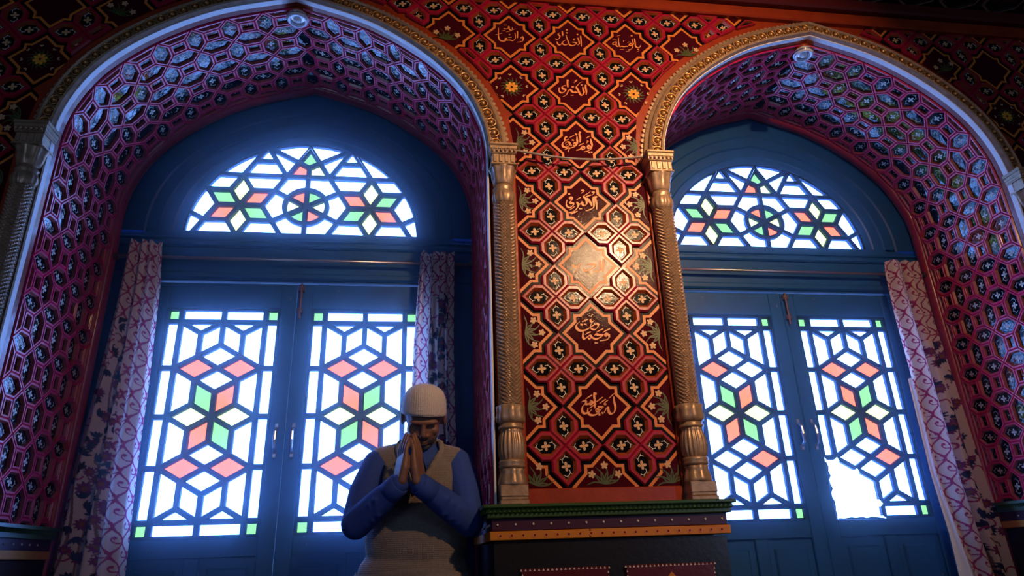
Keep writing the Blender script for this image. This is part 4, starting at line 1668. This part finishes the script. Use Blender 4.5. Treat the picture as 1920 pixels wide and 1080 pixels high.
# ------------------------------------------------------------------ small lamps at the arch tops
def lamp(key, label):
    c = AC[key]
    x0, z0 = c, ZS + 0.75
    root = empty('ceiling_lamp', (x0, 0.055, z0 - 0.008), category='lamp', label=label)
    y = 0.055
    m = MB()
    m.lathe([(0.030, z0 + 0.0), (0.036, z0 - 0.006), (0.038, z0 - 0.020), (0.036, z0 - 0.024)], (x0, y), 20)
    m.build('base', BROWN, root, smooth=True)
    m = MB()
    prof = [(0.034, z0 - 0.024), (0.044, z0 - 0.030), (0.047, z0 - 0.042), (0.045, z0 - 0.056), (0.036, z0 - 0.060), (0.030, z0 - 0.052), (0.028, z0 - 0.040)]
    m.lathe(prof, (x0, y), 24)
    m.build('glass_ring', LAMPGLASS, root, smooth=True)
    m = MB()
    m.sphere((x0, y, z0 - 0.046), (0.020, 0.020, 0.016), 12, 6)
    m.build('bulb', PALE, root, smooth=True)
    m = MB()
    m.lathe([(0.0475, z0 - 0.040), (0.050, z0 - 0.042), (0.050, z0 - 0.046), (0.0465, z0 - 0.048)], (x0, y), 24)
    m.build('rim_band', STEEL, root, smooth=True)


lamp('L', 'small frosted glass lamp at the top of the left arch')
lamp('R', 'small frosted glass lamp at the top of the right arch')

# pendant lamp hanging in the hall behind the viewer
BULB = bpy.data.materials.new('warm lamp globe')
BULB.use_nodes = True
BULB.node_tree.nodes['Principled BSDF'].inputs['Base Color'].default_value = (0.9, 0.8, 0.6, 1)
LP = (0.93, -2.95, 1.93)
root = empty('pendant_lamp', (LP[0], LP[1], LP[2] - 0.1), category='lamp', label='warm hanging lamp over the hall floor')
m = MB()
m.tube([(LP[0], LP[1], ZC - 0.001), (LP[0], LP[1], LP[2] + 0.06)], 0.006, 8)
m.build('cord', IRON, root)
m = MB()
m.lathe([(0.02, LP[2] + 0.08), (0.06, LP[2] + 0.06), (0.17, LP[2] + 0.02), (0.18, LP[2] + 0.0)], (LP[0], LP[1]), 24)
m.build('shade', GILT, root, smooth=True)
ld = bpy.data.lights.new('lamp_light', 'AREA')
ld.shape = 'DISK'
ld.size = 0.12
ld.spread = math.radians(62)
ld.energy = LAMP_POWER
ld.color = (1.0, 0.58, 0.30)
lo = bpy.data.objects.new('lamp_light', ld)
COL.objects.link(lo)
lo.location = LP
lo.rotation_euler = Vector((0.42 - LP[0], 0 - LP[1], 0.95 - LP[2])).to_track_quat('-Z', 'Y').to_euler()
# ------------------------------------------------------------------ the praying man
def smooth_union(name, prims, voxel, iters=6, factor=0.5):
    """one continuous skin grown over overlapping ellipsoids and tapered limbs"""
    m = MB()
    for p in prims:
        if p[0] == 'e':            # ellipsoid: centre, radii, euler
            _, c, r, rot = p
            mm = MB()
            mm.sphere((0, 0, 0), r, 20, 12)
            R = Matrix.Rotation(rot[2], 3, 'Z') @ Matrix.Rotation(rot[1], 3, 'Y') @ Matrix.Rotation(rot[0], 3, 'X')
            m.add([Vector(c) + R @ Vector(v) for v in mm.V], mm.F)
        else:                      # limb: chain of (point, radius)
            ch = p[1]
            for (a, ra), (b, rb) in zip(ch[:-1], ch[1:]):
                a, b = Vector(a), Vector(b)
                n = max(2, int((b - a).length / (0.35 * min(ra, rb))) + 1)
                for i in range(n + 1):
                    t = i / n
                    m.sphere(a.lerp(b, t), ra + (rb - ra) * t, 12, 8)
    me = mk_mesh(name, m.V, m.F, [])
    bm = bmesh.new()
    bm.from_mesh(me)
    bmesh.ops.remove_doubles(bm, verts=bm.verts, dist=1e-6)
    bmesh.ops.recalc_face_normals(bm, faces=bm.faces)
    bm.to_mesh(me)
    bm.free()
    o = bpy.data.objects.new(name, me)
    COL.objects.link(o)
    md = o.modifiers.new('skin', 'REMESH')
    md.mode = 'VOXEL'
    md.voxel_size = voxel
    ms = o.modifiers.new('smooth', 'SMOOTH')
    ms.factor = factor
    ms.iterations = iters
    dg = bpy.context.evaluated_depsgraph_get()
    out = bpy.data.meshes.new_from_object(o.evaluated_get(dg))
    bpy.data.objects.remove(o)
    bpy.data.meshes.remove(me)
    out.name = name
    out.polygons.foreach_set('use_smooth', [True] * len(out.polygons))
    return out


def knit(name, col, col2, sx, sz, strength):
    m = mat(name, col, 0.95, var=(120, col2, 0.7), sheen=0.3)
    nt = m.node_tree
    N, L = nt.nodes, nt.links
    tc = [n for n in N if n.type == 'TEX_COORD'][0]
    hs = []
    for ax, sc in (('X', sx), ('Z', sz)):
        wv = N.new('ShaderNodeTexWave')
        wv.bands_direction = ax
        wv.inputs['Scale'].default_value = sc
        wv.inputs['Distortion'].default_value = 1.5
        wv.inputs['Detail'].default_value = 1
        wv.inputs['Detail Scale'].default_value = 3
        L.new(tc.outputs['Object'], wv.inputs['Vector'])
        hs.append(wv.outputs['Fac'])
    mu = N.new('ShaderNodeMath')
    mu.operation = 'MULTIPLY'
    L.new(hs[0], mu.inputs[0])
    L.new(hs[1], mu.inputs[1])
    bp = N.new('ShaderNodeBump')
    bp.inputs['Strength'].default_value = strength
    bp.inputs['Distance'].default_value = 0.006
    L.new(mu.outputs[0], bp.inputs['Height'])
    L.new(bp.outputs['Normal'], N['Principled BSDF'].inputs['Normal'])
    return m


SKIN = mat('brown skin', (0.24, 0.115, 0.075), 0.5, var=(40, (0.20, 0.09, 0.06), 0.6), bump=(180, 0.08))
SHIRT = mat('blue shirt cotton', (0.024, 0.070, 0.34), 0.85, var=(50, (0.020, 0.058, 0.29), 0.6), bump=(60, 0.15))
VEST = knit('grey brown knitted wool', (0.27, 0.22, 0.18), (0.16, 0.13, 0.11), 62, 48, 0.55)
RIB = knit('ribbed wool edge', (0.30, 0.25, 0.21), (0.19, 0.155, 0.13), 85, 10, 0.6)
CAPM = knit('white knitted cotton', (0.74, 0.66, 0.60), (0.60, 0.53, 0.48), 40, 70, 0.5)
BEARD = mat('grey beard stubble', (0.10, 0.085, 0.08), 0.9, bump=(260, 0.5))
TROUSER = mat('grey loose trousers', (0.16, 0.14, 0.14), 0.9)


def man():
    bx, by = -0.66, 0.16
    root = empty('person', (bx, by, ZF), category='person',
                 label='man in white knitted cap, grey vest and blue shirt praying with joined hands')
    al = math.radians(36)
    up = Vector((0.05, -math.sin(al), math.cos(al))).normalized()
    fw = Vector((0, -math.cos(al), -math.sin(al)))
    rt = fw.cross(up).normalized() * -1.0        # towards +x
    if rt.x < 0:
        rt = -rt
    hc = Vector((-0.645, 0.112, -0.006))

    def H(a, b, c):
        return hc + rt * a + fw * b + up * c
    rot = (al, 0, 0)
    pr = [('e', H(0, -0.010, 0.022), (0.075, 0.094, 0.092), rot),          # skull
          ('e', H(0, 0.030, -0.040), (0.060, 0.062, 0.070), rot),          # face
          ('e', H(0, 0.045, -0.088), (0.036, 0.038, 0.028), rot),          # chin
          ('e', H(0, 0.078, 0.012), (0.052, 0.018, 0.014), rot),           # brow
          ('l', [(H(0, 0.088, 0.006), 0.008), (H(0, 0.101, -0.030), 0.012), (H(0, 0.092, -0.040), 0.012)]),   # nose
          ('e', H(0.016, 0.088, -0.038), (0.008, 0.010, 0.007), rot), ('e', H(-0.016, 0.088, -0.038), (0.008, 0.010, 0.007), rot),
          ('e', H(0.036, 0.064, -0.026), (0.020, 0.018, 0.018), rot), ('e', H(-0.036, 0.064, -0.026), (0.020, 0.018, 0.018), rot),
          ('e', H(0, 0.082, -0.064), (0.022, 0.010, 0.006), rot), ('e', H(0, 0.081, -0.074), (0.020, 0.010, 0.006), rot),
          ('e', H(0.078, -0.004, -0.012), (0.009, 0.018, 0.030), rot), ('e', H(-0.078, -0.004, -0.012), (0.009, 0.018, 0.030), rot),
          ('l', [(H(0, -0.030, -0.05), 0.055), ((-0.652, 0.185, -0.15), 0.056), ((-0.655, 0.19, -0.20), 0.06)]),
          ('e', (-0.66, 0.185, -0.26), (0.145, 0.085, 0.13), (0, 0, 0)), ('e', (-0.662, 0.19, -0.44), (0.145, 0.095, 0.17), (0, 0, 0)),
          ('e', (-0.665, 0.20, -0.62), (0.15, 0.10, 0.13), (0, 0, 0))]
    SH = {-1: Vector((-0.808, 0.175, -0.178)), 1: Vector((-0.515, 0.175, -0.182))}
    EL = {-1: Vector((-0.864, 0.060, -0.380)), 1: Vector((-0.486, 0.066, -0.382))}
    WR = {-1: Vector((-0.722, -0.060, -0.266)), 1: Vector((-0.660, -0.062, -0.268))}
    tip = Vector((-0.690, -0.030, -0.090))
    for s in (-1, 1):
        pr.append(('l', [(SH[s], 0.045), (EL[s], 0.036), (WR[s], 0.024)]))
        hip = Vector((-0.665 + s * 0.085, 0.20, -0.66))
        pr.append(('l', [(hip, 0.075), (hip + Vector((s * 0.01, -0.01, -0.42)), 0.052), (hip + Vector((s * 0.012, 0.01, -0.78)), 0.036)]))
        foot = hip + Vector((s * 0.012, 0.01, -0.80))
        pr.append(('l', [(foot, 0.034), (foot + Vector((0, -0.09, -0.008)), 0.030), (foot + Vector((0, -0.15, -0.014)), 0.022)]))
        # hand: palm, four fingers, thumb; the little-finger edges meet towards the viewer
        phi = 0.36
        axis = Vector((-s * 0.085, 0.17, 1.0)).normalized()
        side = Vector((-s * math.sin(phi), -math.cos(phi), 0.0))
        side = (side - axis * side.dot(axis)).normalized()         # towards the little finger
        nrm = Vector((-s * math.cos(phi), math.sin(phi), 0.0))
        nrm = (nrm - axis * nrm.dot(axis)).normalized()            # towards the other palm
        w0 = WR[s]
        for k in range(9):
            o_ = -0.030 + 0.0075 * k
            pr.append(('l', [(w0 + side * o_ * 0.60 + axis * 0.004, 0.0165), (w0 + axis * 0.045 + side * o_ * 0.98, 0.0150), (w0 + axis * 0.086 + side * o_ * 1.02, 0.0112)]))
        for k, (ln, o_) in enumerate(((0.070, 0.0300), (0.086, 0.0103), (0.092, -0.0095), (0.083, -0.0292))):
            kn = w0 + axis * (0.084 - 0.004 * abs(k - 2)) + side * o_ * 1.03
            lean = nrm * 0.006
            d1 = kn + axis * ln * 0.45 - nrm * 0.002
            d2 = kn + axis * ln * 0.78 + lean * 0.3
            end = kn + axis * ln + lean
            pr.append(('l', [(kn, 0.0100), (d1, 0.0090), (d2, 0.0080), (end, 0.0066)]))
        th0 = w0 + axis * 0.022 - side * 0.026 + nrm * 0.004
        th1 = w0 + axis * 0.060 - side * 0.043 + nrm * 0.008
        th2 = w0 + axis * 0.094 - side * 0.043 + nrm * 0.012
        pr.append(('l', [(th0, 0.0140), (th1, 0.0112), (th2, 0.0082)]))
    me = smooth_union('body', pr, 0.0032, 3, 0.4)
    me.materials.append(SKIN)
    me.materials.append(BEARD)
    co = np.empty(len(me.vertices) * 3)
    me.vertices.foreach_get('co', co)
    co = co.reshape(-1, 3)
    # stubble on jaw, chin and upper lip
    cen = np.empty(len(me.polygons) * 3)
    me.polygons.foreach_get('center', cen)
    cen = cen.reshape(-1, 3) - np.array(hc)
    a, b, c = cen @ np.array(rt), cen @ np.array(fw), cen @ np.array(up)
    jaw = (c < -0.050) & (c > -0.125) & (b > 0.0) & (b < 0.098) & (np.abs(a) < 0.07)
    lips = (np.abs(a) < 0.018) & (c > -0.079) & (c < -0.060)
    me.polygons.foreach_set('material_index', (jaw & ~lips).astype(np.int32))

    def child(name, mesh, m, **kw):
        mesh.materials.append(m)
        base = WL[root.name]
        v = np.empty(len(mesh.vertices) * 3)
        mesh.vertices.foreach_get('co', v)
        mesh.vertices.foreach_set('co', (v.reshape(-1, 3) - np.array(base)).reshape(-1))
        mesh.update()
        return link(bpy.data.objects.new(name, mesh), root, base, **kw)

    base = WL[root.name]
    me.vertices.foreach_set('co', (co - np.array(base)).reshape(-1))
    me.update()
    link(bpy.data.objects.new('body', me), root, base)

    # blue shirt: body, sleeves with folds, cuffs
    ps = [('e', (-0.66, 0.185, -0.27), (0.163, 0.104, 0.16), (0, 0, 0)), ('e', (-0.662, 0.19, -0.44), (0.165, 0.112, 0.18), (0, 0, 0)),
          ('e', (-0.665, 0.20, -0.60), (0.172, 0.114, 0.12), (0, 0, 0)),
          ('l', [((-0.80, 0.178, -0.165), 0.052), ((-0.66, 0.185, -0.150), 0.066), ((-0.52, 0.178, -0.168), 0.052)])]
    for s in (-1, 1):
        ps.append(('l', [(SH[s], 0.060), (SH[s].lerp(EL[s], 0.5) + Vector((s * 0.012, 0, 0)), 0.058), (EL[s] + Vector((s * 0.004, 0, -0.004)), 0.053),
                         (EL[s].lerp(WR[s], 0.55), 0.047), (EL[s].lerp(WR[s], 0.86), 0.038)]))
        ps.append(('l', [(EL[s].lerp(WR[s], 0.80), 0.037), (EL[s].lerp(WR[s], 0.97), 0.034)]))
        for k in range(4):       # creases at the elbow
            p = EL[s].lerp(SH[s], 0.10 + 0.11 * k)
            p2 = EL[s].lerp(WR[s], 0.12 + 0.13 * k)
            ps.append(('l', [(p + Vector((s * 0.030, -0.045, 0.0)), 0.012), (p + Vector((-s * 0.02, -0.050, -0.02)), 0.010)]))
            ps.append(('l', [(p2 + Vector((0, -0.02, -0.040)), 0.011), (p2 + Vector((s * 0.01, -0.046, 0.006)), 0.010)]))
    child('shirt', smooth_union('shirt', ps, 0.005, 5), SHIRT)
    # collar
    m = MB()
    for s in (-1, 1):
        nb = Vector((-0.652, 0.165, -0.130))
        pts_in = [nb + Vector((s * 0.066 * math.sin(t), -0.070 * math.cos(t) + 0.01, 0.012 - 0.035 * math.cos(t))) for t in np.linspace(0.08, 3.0, 9)]
        pts_out = [p + Vector((s * 0.030 * math.sin(t) + s * 0.014, -0.018, -0.042 - (0.018 if t < 0.6 else 0))) for p, t in zip(pts_in, np.linspace(0.08, 3.0, 9))]
        V = [tuple(p) for p in pts_in] + [tuple(p) for p in pts_out] + [tuple(p + Vector((0, -0.004, -0.004))) for p in pts_in] + [tuple(p + Vector((0, -0.005, 0.0))) for p in pts_out]
        n = 9
        F = [(i, i + 1, n + i + 1, n + i) for i in range(n - 1)] + [(2 * n + i, 3 * n + i, 3 * n + i + 1, 2 * n + i + 1) for i in range(n - 1)]
        F += [(n + i, n + i + 1, 3 * n + i + 1, 3 * n + i) for i in range(n - 1)]
        m.add(V, F)
    m.build('collar', SHIRT, root, smooth=True)
    for s in (-1, 1):
        m = MB()
        d = (WR[s] - EL[s]).normalized()
        p0 = EL[s].lerp(WR[s], 0.74)
        p1 = EL[s].lerp(WR[s], 0.985)
        m.tube([p0, p0 + d * 0.004, p0.lerp(p1, 0.5), p1, p1 + d * 0.003, p1 + d * 0.001], [0.036, 0.0405, 0.0395, 0.0375, 0.034, 0.028], 24)
        m.build('cuff', SHIRT, root, smooth=True)

    # knitted vest with V neck
    pv = [('e', (-0.66, 0.185, -0.275), (0.180, 0.122, 0.172), (0, 0, 0)), ('e', (-0.664, 0.185, -0.43), (0.184, 0.134, 0.19), (0, 0, 0)),
          ('e', (-0.672, 0.195, -0.55), (0.198, 0.140, 0.115), (0, 0, 0)),
          ('l', [((-0.792, 0.182, -0.168), 0.062), ((-0.66, 0.188, -0.152), 0.074), ((-0.532, 0.182, -0.172), 0.062)])]
    mv = smooth_union('vest', pv, 0.006, 8)
    bm = bmesh.new()
    bm.from_mesh(mv)
    apex = (-0.668, -0.285)

    def in_v(x, y, z):
        hw = 0.078 * (z - apex[1]) / 0.165
        return (z > apex[1] and abs(x - (-0.656 + (apex[0] + 0.656) * max(0, (-0.1 - z) / 0.18))) < min(hw, 0.078) and y < 0.20) or (z > -0.125 and abs(x + 0.655) < 0.072)
    kill = [f for f in bm.faces if in_v(*f.calc_center_median()) or f.calc_center_median().z < -0.572]
    bmesh.ops.delete(bm, geom=kill, context='FACES')
    bm.to_mesh(mv)
    bm.free()
    vc = np.empty(len(mv.vertices) * 3)
    mv.vertices.foreach_get('co', vc)
    vc = vc.reshape(-1, 3)
    child('vest', mv, VEST)

    def front_y(x, z):
        d = np.hypot(vc[:, 0] - x, vc[:, 2] - z)
        near = d < 0.018
        return float(vc[near, 1].min()) if near.any() else 0.1
    m = MB()
    for s in (-1, 1):
        pts = []
        for i in range(12):
            t = i / 11
            z = apex[1] - 0.006 + 0.160 * t
            x = apex[0] * (1 - t) + -0.656 * t + s * (0.004 + 0.076 * t)
            pts.append((x, front_y(x + s * 0.012, z) + 0.002, z))
        pts += [(-0.656 + s * 0.076, 0.13, -0.105), (-0.656 + s * 0.070, 0.19, -0.090), (-0.656 + s * 0.04, 0.235, -0.085), (-0.656, 0.245, -0.085)]
        m.tube(pts, 0.0105, 8)
    m.build('neck_rib', RIB, root, smooth=True)
    m = MB()
    prof = [(1.02, -0.540), (1.05, -0.552), (1.04, -0.575), (1.0, -0.598), (0.97, -0.612), (0.94, -0.61)]
    V, F = [], []
    n = 64
    for f_, z in prof:
        for k in range(n):
            g = 2 * math.pi * k / n
            rib = 1 + 0.010 * math.cos(32 * g)
            V.append((-0.672 + 0.196 * f_ * rib * math.cos(g), 0.195 + 0.138 * f_ * rib * math.sin(g), z + 0.008 * math.sin(3 * g)))
    for i in range(len(prof) - 1):
        for k in range(n):
            F.append((i * n + k, i * n + (k + 1) % n, (i + 1) * n + (k + 1) % n, (i + 1) * n + k))
    m.add(V, F)
    m.build('hem_rib', RIB, root, smooth=True)

    # trousers
    pt = [('e', (-0.668, 0.20, -0.66), (0.165, 0.115, 0.12), (0, 0, 0))]
    for s in (-1, 1):
        pt.append(('l', [((-0.665 + s * 0.085, 0.20, -0.68), 0.095), ((-0.665 + s * 0.098, 0.19, -1.08), 0.085), ((-0.665 + s * 0.10, 0.21, -1.38), 0.075)]))
    child('trousers', smooth_union('trousers', pt, 0.010, 5), TROUSER)

    # cap
    ca = math.radians(17)
    cu = Vector((0.06, -math.sin(ca), math.cos(ca))).normalized()
    cf = Vector((0, -math.cos(ca), -math.sin(ca)))
    cr = Vector((1, 0, 0))
    cr = (cr - cu * cr.dot(cu)).normalized()
    cc = hc + Vector((0.0, -0.006, 0.008))
    prof = [(0.985, -0.004), (1.03, -0.002), (1.045, 0.006), (1.035, 0.016), (1.025, 0.022), (1.02, 0.030), (1.0, 0.044), (0.95, 0.062), (0.86, 0.079), (0.72, 0.092), (0.52, 0.102), (0.28, 0.108), (0.02, 0.110)]
    V, F = [], []
    n = 72
    for i, (f_, z) in enumerate(prof):
        for k in range(n):
            g = 2 * math.pi * k / n
            tw = 1 + (0.006 * math.cos(24 * g + i * 1.1) if 4 < i < 11 else 0.003 * math.cos(36 * g))
            V.append(tuple(cc + cr * (0.0805 * f_ * tw * math.cos(g)) + cf * (0.100 * f_ * tw * math.sin(g)) + cu * z))
    for i in range(len(prof) - 1):
        for k in range(n):
            F.append((i * n + k, i * n + (k + 1) % n, (i + 1) * n + (k + 1) % n, (i + 1) * n + k))
    F.append(tuple((len(prof) - 1) * n + k for k in range(n)))
    m = MB()
    m.add(V, F)
    m.build('cap', CAPM, root, smooth=True)
    # short grey hair below the cap
    m = MB()
    for s in (-1, 1):
        V, F = [], []
        for i in range(6):
            g = math.radians(100 + 16 * i)
            for zz, f_ in ((0.004, 1.0), (-0.022, 0.985), (-0.040, 0.94)):
                V.append(tuple(cc + cr * (s * 0.0775 * f_ * math.sin(g)) + cf * (0.096 * f_ * math.cos(g)) + cu * zz))
        for i in range(5):
            for j in range(2):
                F.append((i * 3 + j, i * 3 + j + 1, i * 3 + j + 4, i * 3 + j + 3))
        m.add(V, F)
    m.build('hair', BEARD, root, smooth=True)


man()


# ------------------------------------------------------------------ dusty haze hanging inside the window bays
def haze(key, density, label):
    m = bpy.data.materials.new('dusty haze')
    m.use_nodes = True
    nt = m.node_tree
    nt.nodes.clear()
    o = nt.nodes.new('ShaderNodeOutputMaterial')
    v = nt.nodes.new('ShaderNodeVolumeScatter')
    v.inputs['Color'].default_value = (0.62, 0.80, 1.0, 1)
    v.inputs['Density'].default_value = density
    v.inputs['Anisotropy'].default_value = 0.88
    nt.links.new(v.outputs[0], o.inputs['Volume'])
    c = AC[key]
    mb = MB()
    mb.box(c - AW + 0.03, c + AW - 0.03, 0.004, 0.63, ZF + 0.02, 1.75)
    mb.build('haze', m, loc=(c, 0, ZF + 0.02), kind='stuff', category='haze', label=label)


haze('L', HAZE, 'thin dusty haze lit by the left window')
haze('R', HAZE * 0.42, 'thin dusty haze lit by the right window')

# repeats share a group
GROUPS = {'curtain': 'embroidered curtains in the window bays', 'curtain_rod': 'curtain rods across the windows', 'ceiling_lamp': 'small lamps at the arch tops',
          'carved_column': 'carved gilt columns beside the arches', 'arch_soffit': 'panelled arch linings', 'dado': 'lacquered dados at the foot of the piers'}
for o in list(COL.objects):
    if o.parent is None and o.name.split('.')[0] in GROUPS:
        o['group'] = GROUPS[o.name.split('.')[0]]
    elif o.parent is None and o.name.startswith('door_'):
        o['group'] = 'glazed door leaves in the arches'
    elif o.parent is None and o.name.startswith('window_') and o.type == 'MESH':
        o['group'] = 'stained glass fanlights'
